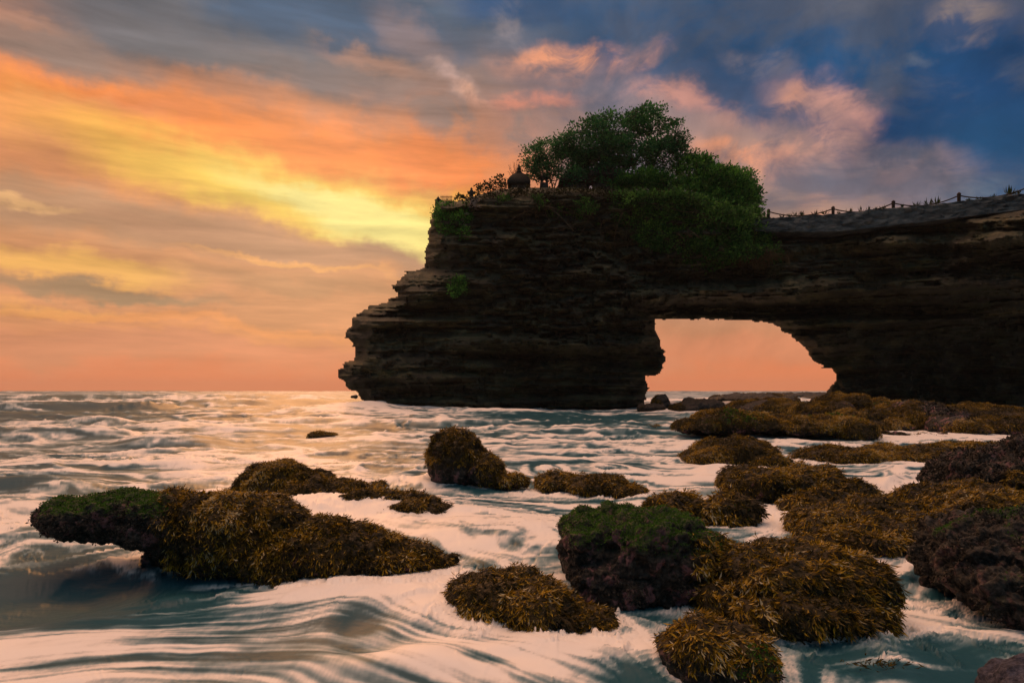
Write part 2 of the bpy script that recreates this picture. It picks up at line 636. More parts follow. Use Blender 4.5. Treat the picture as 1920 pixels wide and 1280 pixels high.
M_BARK = mat_plain("bark", (0.030, 0.022, 0.014), (0.08, 0.060, 0.038), 4)
M_ROOT = mat_plain("pale_root", (0.05, 0.040, 0.024), (0.16, 0.125, 0.075), 3)
M_THATCH = mat_plain("dark_thatch", (0.012, 0.010, 0.008), (0.045, 0.036, 0.024), 6)
M_TEMPLE = mat_plain("carved_stone", (0.030, 0.026, 0.022), (0.10, 0.085, 0.065), 5)
M_WOOD = mat_plain("dark_timber", (0.020, 0.012, 0.008), (0.06, 0.035, 0.022), 6)
M_ROPE = mat_plain("thick_rope", (0.04, 0.026, 0.018), (0.10, 0.065, 0.045), 20)
M_BED = mat_plain("seabed_stone", (0.010, 0.016, 0.016), (0.03, 0.035, 0.03), 0.4)
M_GRAVEL = mat_plain("purple_gravel", (0.012, 0.014, 0.026), (0.10, 0.10, 0.14), 30, .8, .9, .02)
M_LITTER = mat_plain("pale_rubble", (0.16, 0.12, 0.09), (0.42, 0.33, 0.28), 5)

# ------------------------------------------------------------------ the rock arch
OUT = np.array([(822, 378), (815, 390), (808, 405), (806, 420), (803, 440), (800, 455), (795, 470), (795, 500), (790, 503), (775, 506), (756, 510),
    (752, 518), (742, 528), (733, 536), (735, 543), (745, 545), (742, 556), (730, 560), (720, 566), (708, 570), (695, 572), (682, 580),
    (672, 587), (660, 593), (658, 612), (648, 618), (647, 634), (655, 640), (662, 652), (666, 668), (662, 672), (645, 676), (642, 686),
    (634, 694), (634, 708), (646, 714), (650, 726), (655, 731), (668, 733), (672, 745), (690, 765), (700, 800), (1203, 800), (1206, 768), (1210, 757),
    (1213, 740), (1217, 728), (1214, 718), (1206, 710), (1216, 705), (1240, 702), (1243, 690), (1247, 680), (1247, 660), (1241, 648),
    (1236, 636), (1230, 622), (1228, 598), (1250, 597), (1300, 598), (1320, 596), (1340, 598), (1400, 601), (1440, 604), (1455, 612),
    (1470, 624), (1490, 635), (1498, 648), (1512, 655), (1516, 668), (1528, 680), (1540, 688), (1555, 692), (1568, 703), (1566, 715),
    (1556, 725), (1549, 735), (1552, 745), (1560, 755), (1562, 800), (2360, 800), (2360, 350), (1920, 388), (1830, 402), (1700, 418),
    (1560, 430), (1420, 432), (1405, 412), (1380, 392), (1300, 370), (1200, 356), (1060, 351), (960, 352), (930, 355), (890, 366),
    (870, 374), (845, 378)], float)


def inside(px, py, poly):
    r = np.zeros(px.shape, bool)
    n = len(poly)
    for i in range(n):
        x0, y0 = poly[i]
        x1, y1 = poly[(i + 1) % n]
        if y0 == y1:
            continue
        c = ((y0 > py) != (y1 > py)) & (px < (x1 - x0) * (py - y0) / (y1 - y0) + x0)
        r ^= c
    return r


def seg_dist(px, py, poly):
    d = np.full(px.shape, 1e9)
    n = len(poly)
    for i in range(n):
        a, b = poly[i], poly[(i + 1) % n]
        ab = b - a
        t = np.clip(((px - a[0]) * ab[0] + (py - a[1]) * ab[1]) / (ab @ ab), 0, 1)
        d = np.minimum(d, np.hypot(px - a[0] - t * ab[0], py - a[1] - t * ab[1]))
    return d


def layers(t, seed, sharp=0.22):
    """bedding: random depth for every layer, quick ramps between layers"""
    i = np.floor(t).astype(np.int64)
    f = t - i
    a = _T2[(i + seed * 37) & 511, (seed * 91) & 511]
    b = _T2[(i + 1 + seed * 37) & 511, (seed * 91) & 511]
    w = sstep(f, 1 - sharp, 1.0)
    return (a * (1 - w) + b * w) * 2 - 1


def rim_depth(u, v):
    """distance of the arch's mid plane: the right-hand cliff comes forward at its top and is undercut at its foot"""
    k = np.clip((u - 1430) / 490.0, 0, 2)
    top = 76 - 10 * np.minimum(k, 1.6)
    foot = 76 + 7 * np.minimum(k, 1.3)
    w = sstep(v, 430, 740)
    return top * (1 - w) + foot * w


SW = 2.0
gu = np.arange(622, 2364, SW)
gv = np.arange(344, 804, SW)
GU, GV = np.meshgrid(gu, gv)
u_, v_ = GU.ravel(), GV.ravel()
_tilt = np.where(u_ > 1250, (u_ - 1250) * 0.045 * sstep(v_, 760, 500), 0)
_wv = v_ + _tilt + 9 * fbm2(u_ / 260, v_ / 120, 3, seed=2) + 1.2 * fbm2(u_ / 40, v_ / 25, 2, seed=3)
def blocks(t, length, seed):
    i = np.floor(t).astype(np.int64)
    off = _T2[(i + seed * 13) & 511, 7] * 40
    ln = length * (0.6 + 1.2 * _T2[(i + seed * 29) & 511, 11])
    j = np.floor((u_ + 4 * fbm2(u_ / 20, v_ / 12, 2, seed=seed)) / ln + off).astype(np.int64)
    return _T2[(i * 7 + j * 131 + seed) & 511, (i * 57 + j * 3) & 511] * 2 - 1


_mid = 0.35 + 0.65 * sstep(u_, 880, 1000) * sstep(u_, 1480, 1220) * sstep(v_, 380, 450) * sstep(v_, 690, 640)
strat = (0.85 * layers(_wv / 22, 1, .18) * (0.5 + 0.8 * vn2(u_ / 120, v_ / 60)) * (1.25 - .9 * _mid)
         + (0.85 * blocks(_wv / 9.5, 30, 5) + 0.5 * blocks(_wv / 5, 15, 6) + .5 * fbm2(u_ / 9, v_ / 6, 3, .6, seed=18)) * _mid
         + (0.60 - .35 * _mid) * layers(_wv / 9.5, 2, .22) * (0.3 + 1.1 * vn2(u_ / 60 + 9, v_ / 25))
         + 0.30 * layers(_wv / 4.2, 3, .4) * (0.3 + 1.1 * vn2(u_ / 30 + 5, v_ / 14)))
lump = 2.1 * fbm2(u_ / 130, v_ / 80, 4, .55, seed=5) + 0.8 * fbm2(u_ / 34, v_ / 22, 4, seed=6)
lump = lump - 0.35 * sstep(np.abs(fbm2(u_ / 60, v_ / 160, 4, .6, seed=16)), .09, .0) * sstep(v_, 380, 460) * sstep(u_, 1300, 1200) * sstep(vn2(u_ / 80, v_ / 45), .45, .6)


def ledge(u0, u1, v0, v1, sig, amp_, fade=50):
    vc = v0 + (v1 - v0) * np.clip((u_ - u0) / (u1 - u0), 0, 1) + 5 * fbm2(u_ / 70, u_ * 0 + v0, 3, seed=17)
    d_ = (v_ - vc) / sig
    # sharp lower lip, gentle upper slope
    k_ = np.where(d_ > 0, np.exp(-(d_ * 2.2) ** 2), np.exp(-d_ ** 2))
    return amp_ * k_ * sstep(u_, u0 - fade, u0 + fade) * sstep(u_, u1 + fade, u1 - fade)


lump = (lump + ledge(1190, 2400, 556, 520, 16, 1.9) + ledge(1560, 2400, 470, 440, 14, .5) + ledge(1430, 2400, 612, 585, 10, .9)
        - ledge(1230, 1520, 520, 516, 22, 1.8) - ledge(1440, 2400, 446, 405, 14, 1.6) - ledge(1500, 2400, 500, 478, 20, 1.5) - ledge(1600, 2400, 660, 650, 30, 1.6)
        + ledge(640, 900, 612, 596, 12, 1.1) + ledge(700, 1000, 556, 540, 12, 1.0) + ledge(820, 1200, 640, 650, 20, 1.3) - ledge(660, 980, 660, 668, 14, 1.2)
        + ledge(640, 1220, 712, 708, 10, 1.1) - ledge(700, 1230, 736, 738, 10, .9) - ledge(800, 960, 508, 522, 12, 1.3) + ledge(900, 960, 452, 450, 8, .9, 20))
edge = seg_dist(u_, v_, OUT)
ins = inside(u_, v_, OUT)
sd = np.where(ins, edge, -edge)
_jag = 2.0 * layers(_wv / 5.5, 7, .3) + 1.6 * fbm2(u_ / 9, v_ / 6, 2, seed=8)
_jag = np.where((v_ < 450) & (u_ < 1440) & (u_ > 830), 0.3 * _jag, _jag)
sd = sd + np.where((u_ > 1425) & (v_ < 440), 0, _jag)
mask = (sd > 0).reshape(GU.shape)
ed = np.clip(sd, 0, None)


def bulge(e, R):
    t = np.clip(e / R, 0, 1)
    return np.sqrt(1 - (1 - t) ** 2)


amp = 5.2 + 2.0 * sstep(u_, 1500, 1900) * sstep(v_, 640, 480)
_right = sstep(u_, 1180, 1330) * sstep(v_, 520, 470)          # bushy shelf that leans out over the arch
amp = amp + 1.5 * _right * sstep(u_, 1470, 1400)
# undercut notch near the waterline of the stack
notch = 2.8 * sstep(v_, 645, 674) * sstep(v_, 728, 702) * sstep(u_, 760, 1000)
notch = notch + 2.2 * sstep(v_, 566, 575) * sstep(v_, 600, 590) * sstep(u_, 1180, 1260)
# lower bench on the seaward side steps forward
bench = 2.4 * sstep(v_, 500, 540) * sstep(u_, 980, 880)
ramp_in = np.clip(ed / 22, 0, 1)
Yr = rim_depth(u_, v_)
Yf = Yr - bulge(ed, 15 + 80 * sstep(v_, 390, 500)) * amp - (strat + lump) * (0.25 + 0.75 * ramp_in) + notch * ramp_in - bench * ramp_in
Yb = Yr + 0.4 + bulge(ed, 130) * 9 + 0.5 * fbm2(u_ / 40, v_ / 25, 3, seed=9)
Yf = np.minimum(Yf, Yb - 0.3)
FRONT = Yf.reshape(GU.shape)


def face_Y(u, v):
    i = int(np.clip((v - gv[0]) / SW, 0, len(gv) - 1))
    j = int(np.clip((u - gu[0]) / SW, 0, len(gu) - 1))
    return float(FRONT[i, j])


def build_arch():
    nv, nu = GU.shape
    q = mask[:-1, :-1] & mask[1:, :-1] & mask[:-1, 1:] & mask[1:, 1:]
    ii, jj = np.nonzero(q)
    id0 = ii * nu + jj
    N = nu * nv
    FA = np.c_[id0, id0 + nu, id0 + nu + 1, id0 + 1]
    BA = FA[:, ::-1] + N
    Vf = np.c_[(u_ - CX) * Yf / F, Yf, H - (v_ - HY) * Yf / F]
    Vb = np.c_[(u_ - CX) * Yb / F, Yb, H - (v_ - HY) * Yb / F]
    qp = np.pad(q, 1)
    st = []
    for di, dj, a, b in ((-1, 0, (0, 1), (0, 0)), (1, 0, (1, 0), (1, 1)), (0, -1, (0, 0), (1, 0)), (0, 1, (1, 1), (0, 1))):
        nb = qp[1 + di:1 + di + q.shape[0], 1 + dj:1 + dj + q.shape[1]]
        i2, j2 = np.nonzero(q & ~nb)
        va = (i2 + a[0]) * nu + j2 + a[1]
        vb = (i2 + b[0]) * nu + j2 + b[1]
        st.append(np.c_[va, vb, vb + N, va + N])
    Fc = np.concatenate([FA, BA] + st)
    V = np.concatenate([Vf, Vb])
    used = np.zeros(2 * N, bool)
    used[Fc.ravel()] = True
    remap = np.cumsum(used) - 1
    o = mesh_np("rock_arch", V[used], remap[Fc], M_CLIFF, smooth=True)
    try:
        o.data.set_sharp_from_angle(angle=math.radians(50))
    except Exception:
        pass
    tag(o, "huge dark layered rock arch rising from the sea with trees on its top", "rock arch")


build_arch()

# ------------------------------------------------------------------ reef rocks
def B(u, v, Y, ru, rv, ry, ex=0.85):
    c = P3(u, v, Y)
    return (c, np.array([ru * Y / F, ry, rv * Y / F]), ex)


def sphere(n=20, m=32):
    th = np.linspace(0, math.pi, n + 1)[1:-1]
    ph = np.arange(m) * 2 * math.pi / m
    V = [[0, 0, 1]]
    for t in th:
        for p in ph:
            V.append([math.sin(t) * math.cos(p), math.sin(t) * math.sin(p), math.cos(t)])
    V.append([0, 0, -1])
    Fc = []
    for j in range(m):
        k = (j + 1) % m
        Fc.append([0, 1 + j, 1 + k])
        for i in range(n - 2):
            a, b = 1 + i * m + j, 1 + i * m + k
            Fc.append([a, a + m, b + m])
            Fc.append([a, b + m, b])
        Fc.append([1 + (n - 2) * m + k, 1 + (n - 2) * m + j, len(V) - 1])
    return np.array(V), np.array(Fc)


_SV, _SF = sphere()
OBST = []      # waterline footprints for the flow of the water


def rock_surface(blobs, vox):
    Vs, Fs, k = [], [], 0
    for c, r, ex in blobs:
        v = np.sign(_SV) * np.abs(_SV) ** ex
        Vs.append(v * r + c)
        Fs.append(_SF + k)
        k += len(_SV)
    tmp = mesh_np("temporary", np.concatenate(Vs), np.concatenate(Fs), None)
    md = tmp.modifiers.new("r", 'REMESH')
    md.mode = 'VOXEL'
    md.voxel_size = vox
    sm = tmp.modifiers.new("s", 'SMOOTH')
    sm.factor = 0.5
    sm.iterations = 6
    dg = bpy.context.evaluated_depsgraph_get()
    ev = tmp.evaluated_get(dg)
    me = ev.to_mesh()
    V = np.empty(len(me.vertices) * 3, np.float32)
    me.vertices.foreach_get('co', V)
    N = np.empty(len(me.vertices) * 3, np.float32)
    me.vertices.foreach_get('normal', N)
    me.calc_loop_triangles()
    T = np.empty(len(me.loop_triangles) * 3, np.int32)
    me.loop_triangles.foreach_get('vertices', T)
    ev.to_mesh_clear()
    old = tmp.data
    bpy.data.objects.remove(tmp)
    bpy.data.meshes.remove(old)
    return V.reshape(-1, 3).astype(float), N.reshape(-1, 3).astype(float), T.reshape(-1, 3)


def vert_normals(V, T):
    fn = np.cross(V[T[:, 1]] - V[T[:, 0]], V[T[:, 2]] - V[T[:, 0]])
    N = np.zeros_like(V)
    for k in range(3):
        np.add.at(N, T[:, k], fn)
    return unit(N)


def blades(P, D, S, L, wid, rnd, lift=0.3):
    """one bent leaf blade per row: base P, direction D, side S, length L"""
    n = len(P)
    Nn = unit(np.cross(D, S))
    L = L[:, None]
    w = wid[:, None]
    a = P
    m1 = P + D * L * 0.5 + S * w * 0.5 + Nn * L * 0.06
    m2 = P + D * L * 0.5 - S * w * 0.5 + Nn * L * 0.06
    t = P + D * L - Nn * L * lift * 0.5
    V = np.stack([a, m1, m2, t], 1).reshape(-1, 3)
    k = np.arange(n)[:, None] * 4
    Fc = np.concatenate([k + np.array([[0, 1, 2]]), k + np.array([[1, 3, 2]])])
    return V, Fc, np.repeat(rnd, 4)


def scatter(V, N, T, wt, count, rng):
    A = np.linalg.norm(np.cross(V[T[:, 1]] - V[T[:, 0]], V[T[:, 2]] - V[T[:, 0]]), axis=1) * 0.5
    w = A * wt[T].mean(1)
    tot = w.sum()
    if tot <= 0:
        return None
    idx = rng.choice(len(T), count, p=w / tot)
    r = rng.random((count, 2))
    s = np.sqrt(r[:, 0])
    b = np.c_[1 - s, s * (1 - r[:, 1]), s * r[:, 1]]
    P = (V[T[idx]] * b[:, :, None]).sum(1)
    n = unit((N[T[idx]] * b[:, :, None]).sum(1))
    return P, n


def masked_area(V, T, wt):
    A = np.linalg.norm(np.cross(V[T[:, 1]] - V[T[:, 0]], V[T[:, 2]] - V[T[:, 0]]), axis=1) * 0.5
    return float((A * wt[T].mean(1)).sum())


SEED = [100]


def reef_rock(label, blobs, name="seaweed_rock", cat="rock", kelp=1.0, moss=0.0, pink=0.4, rough=1.0, blade=1.0,
              kelp_mask=None, moss_mask=None, gold=0.0, group="seaweed covered rocks in the surf", obstacle=True, dens=1.0, turf=0.0, body=None, flow=(0.6, -0.5)):
    SEED[0] += 1
    rng = np.random.default_rng(SEED[0])
    Yc = float(np.mean([b[0][1] for b in blobs]))
    if kelp > .3:
        sh = 0.022 * float(np.clip(Yc / 9.0, 0.75, 4.0))
        blobs = [(c, np.maximum(r - sh, r * .6), ex) for c, r, ex in blobs]
    vox = max(0.014, Yc / 626 * 1.15)
    V, N, T = rock_surface(blobs, vox)
    s = float(np.clip(Yc / 9.0, 0.75, 4.0))
    sd = SEED[0] * 0.37
    size = float(np.mean([b[1][2] for b in blobs]))
    q = V / s
    lum = 0.10 * fbm3(q * 1.7, 4, 0.5, sd) + 0.065 * fbm3(q * 5.5, 4, 0.55, sd + 1) * rough
    pit = -0.030 * np.clip(fbm3(q * 13, 3, 0.6, sd + 2), -0.2, 1) * rough
    V = V + N * ((lum + pit) * s * min(1.0, 0.3 + size / (0.35 * s)))[:, None]
    N = vert_normals(V, T)
    base = np.mean([b[0] for b in blobs], axis=0)
    root = thing(name, (base[0], base[1], 0.0), label, cat, group)
    up = N[:, 2]
    z = V[:, 2]
    pn = fbm3(V / s * 1.5, 3, 0.5, sd + 4)
    km = np.zeros(len(V))
    if kelp > 0:
        km = sstep(up, -0.55, 0.1) * sstep(z, -0.06 * s, 0.03 * s) * sstep(pn + (kelp - 0.5) * 2.2, -0.25, 0.2)
        if kelp_mask is not None:
            km = km * kelp_mask(V, N)
    mm = np.zeros(len(V))
    if moss > 0:
        mm = sstep(up, 0.15, 0.6) * sstep(pn + (moss - 0.5) * 2, -0.3, 0.3)
        if moss_mask is not None:
            mm = mm * moss_mask(V, N)
    body = mesh_np("rock_body", V, T, body or M_ROCK, root, True, {'moss': mm, 'pink': pink * (1 - .85 * km), 'olive': km})
    fd = np.array([flow[0], flow[1], 0.0])
    if kelp > 0:
        L0 = 0.056 * blade * max(1.0, Yc / 7.0) ** 0.32
        area = masked_area(V, T, km)
        ns = int(min(30000, 6.0 * dens * area / (L0 * L0)))
        sc_ = scatter(V, N, T, km, max(ns, 20), rng)
        if sc_ is not None:
            Ps, n = sc_
            k = 4
            dn = np.array([0, 0, -1.0]) - n * (-n[:, 2:3])
            tang = unit(dn * 0.9 + fd * 0.45 + rng.normal(0, 0.30, Ps.shape) + 1e-4)
            tang = unit(tang - n * (tang * n).sum(1, keepdims=True))
            clump = fbm3(Ps / (0.16 * s), 2, 0.5, sd + 6)
            stem = unit(tang * 0.9 + n * (0.04 + 0.30 * clump)[:, None])
            big = fbm3(Ps / (0.5 * s), 3, 0.5, sd + 7)
            Pk = np.repeat(Ps, k, 0)
            Dk = np.repeat(stem, k, 0)
            nk = np.repeat(n, k, 0)
            tt = np.tile(np.arange(k) / k, len(Ps))
            LL = L0 * rng.uniform(0.4, 1.35, len(Pk))
            Pk = Pk + Dk * (tt * 0.9 * L0)[:, None] + nk * (0.016 * s * np.clip(0.5 + 1.3 * clump.repeat(k), 0.1, 2))[:, None]
            D = Dk + rng.normal(0, 0.42, Pk.shape)
            D = unit(D - nk * (0.45 * (D * nk).sum(1, keepdims=True)))
            S = unit(np.cross(D, nk + rng.normal(0, 0.5, Pk.shape)))
            rn = np.clip(0.29 + gold + 0.32 * big.repeat(k) + 0.28 * tt + 0.24 * clump.repeat(k) + rng.normal(0, 0.22, len(Pk)), 0, 1)
            Vb, Fb, rb = blades(Pk, D, S, LL, LL * rng.uniform(0.15, 0.25, len(Pk)), rn)
            mesh_np("seaweed", Vb, Fb, M_KELP, root, False, {'rnd': rb})
    if moss > 0 and masked_area(V, T, mm) > 0.004 * s * s:
        L0 = 0.022 * max(1.0, Yc / 7.0)
        area = masked_area(V, T, mm)
        ns = int(min(16000, 3.5 * area / (L0 * L0)))
        Ps, n = scatter(V, N, T, mm, max(ns, 20), rng)
        cl = fbm3(Ps / (0.07 * s), 3, 0.5, sd + 9)
        Ps = Ps + n * (0.018 * s * np.clip(cl + 0.3, 0, 1))[:, None]
        D = unit(n + rng.normal(0, 0.55, Ps.shape))
        S = unit(np.cross(D, rng.normal(0, 1, Ps.shape)))
        LL = L0 * rng.uniform(0.5, 1.3, len(Ps))
        Vb, Fb, rb = blades(Ps, D, S, LL, LL * 0.45, np.clip(0.45 + 0.3 * cl + rng.normal(0, 0.14, len(Ps)), 0, 1))
        mesh_np("moss", Vb, Fb, M_MOSS, root, False, {'rnd': rb})
    if turf > 0:
        tm = sstep(up, -0.6, 0.0) * sstep(z, -0.02, 0.08 * s) * (1 - np.clip(km + mm, 0, 1)) * sstep(fbm3(V / s * 3.1, 3, 0.5, sd + 11) + (turf - .5) * 2, -.1, .25)
        L0 = 0.030 * max(1.0, Yc / 7.0)
        area = masked_area(V, T, tm)
        ns = int(min(14000, 3.0 * area / (L0 * L0)))
        Ps, n = scatter(V, N, T, tm, max(ns, 20), rng)
        cl = fbm3(Ps / (0.10 * s), 3, 0.5, sd + 12)
        Ps = Ps + n * (0.020 * s * np.clip(cl + 0.2, 0, 1))[:, None]
        D = unit(n * .7 + np.array([0, 0, -.25]) + rng.normal(0, 0.6, Ps.shape))
        S = unit(np.cross(D, rng.normal(0, 1, Ps.shape)))
        LL = L0 * rng.uniform(0.5, 1.4, len(Ps))
        Vb, Fb, rb = blades(Ps, D, S, LL, LL * 0.5, np.clip(0.40 + 0.35 * cl + rng.normal(0, 0.2, len(Ps)), 0, 1))
        mesh_np("algae_turf", Vb, Fb, M_TURF, root, False, {'rnd': rb})
    if obstacle:
        for c, r, ex in blobs:
            h = c[2] / max(r[2], 1e-3)
            if abs(h) < 1:
                kk = math.sqrt(1 - h * h)
                OBST.append((c[0], c[1], r[0] * kk, r[1] * kk))
    return root


def ux(V):
    return CX + V[:, 0] * F / V[:, 1]


# near rocks
reef_rock("largest surf rock, left foreground, overhanging mossy nose and long golden seaweed back",
          [B(215, 970, 7.3, 136, 46, .5), B(330, 975, 7.3, 120, 58, .6), B(440, 1006, 7.3, 150, 78, .62), B(560, 1034, 7.2, 130, 62, .55), B(630, 1044, 7.15, 120, 56, .5),
           B(700, 1054, 7.05, 125, 46, .45), B(400, 1045, 7.6, 120, 60, .45), B(785, 1052, 7.2, 75, 24, .35)],
          kelp=1.0, moss=.8, pink=.55, turf=.75, kelp_mask=lambda V, N: sstep(ux(V), 275, 330) , moss_mask=lambda V, N: sstep(ux(V), 330, 290) * sstep(V[:, 2], .58, .68), gold=.05)
reef_rock("long low seaweed rock just behind the largest left rock, tapering to the right",
          [B(540, 918, 12.6, 98, 48, .5), B(482, 916, 12.7, 46, 28, .4), B(635, 938, 11.8, 105, 36, .5), B(715, 953, 10.9, 95, 36, .42), B(785, 968, 10.2, 60, 27, .36)], kelp=1.0, pink=.2)
reef_rock("upright round-topped knob rock with a low tail, alone in mid water",
          [B(856, 862, 13.6, 54, 54, .7), B(852, 832, 13.7, 42, 30, .55), B(908, 882, 13.3, 38, 30, .5), B(950, 898, 13.2, 42, 15, .4)], kelp=.9, pink=.5, gold=.04,
          kelp_mask=lambda V, N: np.clip(sstep(V[:, 2], .35, .6) + sstep(ux(V), 890, 905), 0, 1))
reef_rock("flat brown seaweed hummock right of the upright knob rock",
          [B(1060, 906, 13, 55, 17, .5), B(1120, 912, 12.4, 60, 20, .6), B(1175, 922, 12, 40, 14, .5)], kelp=1.0, pink=.1)
reef_rock("low wedge of seaweed in the centre foreground sloping down to the right",
          [B(930, 1120, 5.9, 92, 46, .5), B(1010, 1137, 5.7, 90, 44, .5), B(1090, 1158, 5.5, 70, 26, .35), B(872, 1122, 6, 42, 22, .3)], kelp=1.0, pink=.6)
reef_rock("blocky dark boulder with bright green moss cap beside the golden seaweed mound",
          [B(1122, 1026, 6.6, 66, 58, .6, .5), B(1215, 1028, 6.5, 92, 68, .7, .5), B(1290, 1060, 6.3, 64, 58, .6, .65), B(1190, 1088, 6.2, 118, 54, .45, .6)],
          name="mossy_boulder", cat="boulder", kelp=.5, moss=.9, pink=.6, turf=.3, rough=1.5, kelp_mask=lambda V, N: sstep(ux(V), 1290, 1320), moss_mask=lambda V, N: sstep(V[:, 2], .42, .56))
reef_rock("dome of drooping seaweed right behind the moss-capped boulder",
          [B(1370, 957, 9.6, 54, 38, .5), B(1290, 957, 9.6, 60, 33, .5), B(1248, 967, 9.3, 40, 28, .4)], kelp=1.0, moss=.3, pink=.3, blade=1.35, gold=.02)
reef_rock("arched seaweed ridge with white water spilling at its left foot",
          [B(1420, 910, 11.3, 74, 33, .6), B(1510, 912, 11.3, 80, 31, .6), B(1590, 926, 11, 55, 23, .5), B(1545, 955, 10.2, 82, 32, .5)], kelp=.95, pink=.6, blade=1.2)
reef_rock("large mound of golden seaweed in the right foreground, blades trailing in the water",
          [B(1440, 1095, 5.9, 108, 70, .7), B(1540, 1085, 5.9, 100, 66, .7), B(1582, 1122, 5.75, 62, 56, .55), B(1380, 1130, 5.8, 82, 52, .5), B(1500, 1150, 5.3, 130, 40, .4)], kelp=1.0, gold=.08, pink=.3, blade=1.15)
reef_rock("small cropped rock at the bottom edge with golden fringe on its flat top",
          [B(1335, 1232, 4.5, 84, 52, .33, .6), B(1395, 1236, 4.45, 42, 54, .33, .6), B(1280, 1218, 4.6, 46, 28, .25)], kelp=1.0, moss=.2, pink=.4, gold=.08, turf=.5,
          kelp_mask=lambda V, N: np.clip(sstep(V[:, 2], .10, .17) + .06, 0, 1))
reef_rock("broad sloping sheet of seaweed left of the grey crusted boulder",
          [B(1600, 990, 8.6, 120, 40, .8), B(1720, 970, 9, 125, 42, .9), B(1800, 962, 8.9, 95, 50, .9), B(1650, 1012, 7.9, 110, 26, .5), B(1560, 1002, 8.2, 70, 26, .5)], kelp=1.0, gold=.05, blade=1.1)
reef_rock("grey crusted boulder with a hollow face at the right edge",
          [B(1860, 1048, 6.2, 104, 76, .7, .75), B(1940, 1052, 6, 115, 82, .8, .75), B(1800, 1032, 6.4, 44, 52, .5), B(1910, 1112, 5.6, 95, 48, .5)],
          name="crusted_boulder", cat="boulder", kelp=0, moss=.2, pink=.22, rough=1.7, turf=.45)
reef_rock("dark purple crusted mound above the seaweed sheet at the right edge",
          [B(1885, 908, 10.5, 110, 58, 1.2), B(1805, 908, 10.8, 55, 33, .7), B(1965, 900, 10.5, 110, 68, 1.2)], name="crusted_mound", kelp=.35, pink=.45, rough=1.6, gold=-.15, turf=.8)
# middle distance
reef_rock("long flat seaweed reef between two white channels at right",
          [B(1600, 858, 18, 115, 18, 1.1), B(1745, 854, 18.3, 150, 19, 1.3), B(1890, 852, 18.4, 140, 22, 1.6)], kelp=1.0, gold=.05)
reef_rock("isolated seaweed dome left of the long flat reef",
          [B(1375, 850, 18.5, 80, 27, 1.4), B(1318, 858, 18, 45, 16, .8), B(1440, 863, 17.5, 45, 16, .8)], kelp=1.0)
reef_rock("widest reef ridge in front of the arch opening, pitted pink at its right end",
          [B(1385, 792, 27, 85, 24, 2.2), B(1490, 799, 26.5, 95, 22, 2.2), B(1572, 803, 26, 48, 26, 2), B(1310, 800, 26.5, 50, 14, 1.6)], kelp=.8, pink=.9, moss=.2)
reef_rock("small sloping rock tucked behind the right end of the widest ridge",
          [B(1612, 795, 31, 48, 25, 2.5)], kelp=.8, pink=.6)
reef_rock("round pink-crusted hump below the right cliff foot",
          [B(1722, 784, 31, 68, 30, 2.6), B(1662, 797, 30, 40, 16, 2)], kelp=.55, pink=1.0, turf=.5)
reef_rock("low pink knob rock with seaweed shelf at right of the pink-crusted hump",
          [B(1795, 804, 27.5, 40, 21, 1.8), B(1885, 800, 28, 75, 22, 2), B(1710, 816, 26.5, 70, 4, .8)], kelp=.6, pink=1.0, turf=.5)
reef_rock("far right seaweed bank right under the dark cliff",
          [B(1850, 776, 40, 66, 13, 3), B(1930, 780, 38, 60, 14, 3), B(1835, 764, 44, 20, 9, 2)], kelp=.9, pink=.3)
reef_rock("smooth low reef back seen through the arch, nearer one",
          [B(1440, 765, 50, 74, 14, 4)], kelp=.6, pink=.2)
reef_rock("knobbly rock at the right foot of the arch opening",
          [B(1535, 769, 38, 44, 16, 3), B(1580, 756, 40, 36, 16, 3)], kelp=.7, pink=.5)
reef_rock("green-topped rock beneath the dark cliff, next to the knobbly one",
          [B(1650, 766, 38, 42, 16, 3)], kelp=.8, moss=.4, pink=.4)
reef_rock("dark low boulder at the right foot of the sea stack",
          [B(1222, 765, 62, 27, 10, 1.6)], name="dark_boulder", cat="boulder", kelp=.3, pink=.1, gold=-.2, obstacle=False)
reef_rock("taller dark boulder behind the low one at the stack's right foot",
          [B(1242, 756, 66, 17, 13, 1.4)], name="dark_boulder", cat="boulder", kelp=.3, pink=.1, gold=-.2, obstacle=False)
reef_rock("long dark reef hump in the left half of the arch opening",
          [B(1315, 760, 62, 44, 13, 3), B(1282, 766, 60, 28, 8, 2)], name="dark_reef", kelp=.4, pink=.1, gold=-.15, obstacle=False)
reef_rock("farthest-but-one pale brown ledge in the middle of the arch opening",
          [B(1405, 748, 108, 74, 9, 6), B(1450, 750, 104, 40, 6, 5)], name="reef_ledge", kelp=.3, pink=0, obstacle=False)
reef_rock("farthest thin ledge on the horizon at the arch's right foot",
          [B(1500, 743, 190, 85, 6, 12), B(1550, 746, 150, 40, 6, 8)], name="reef_ledge", kelp=.2, pink=0, obstacle=False)
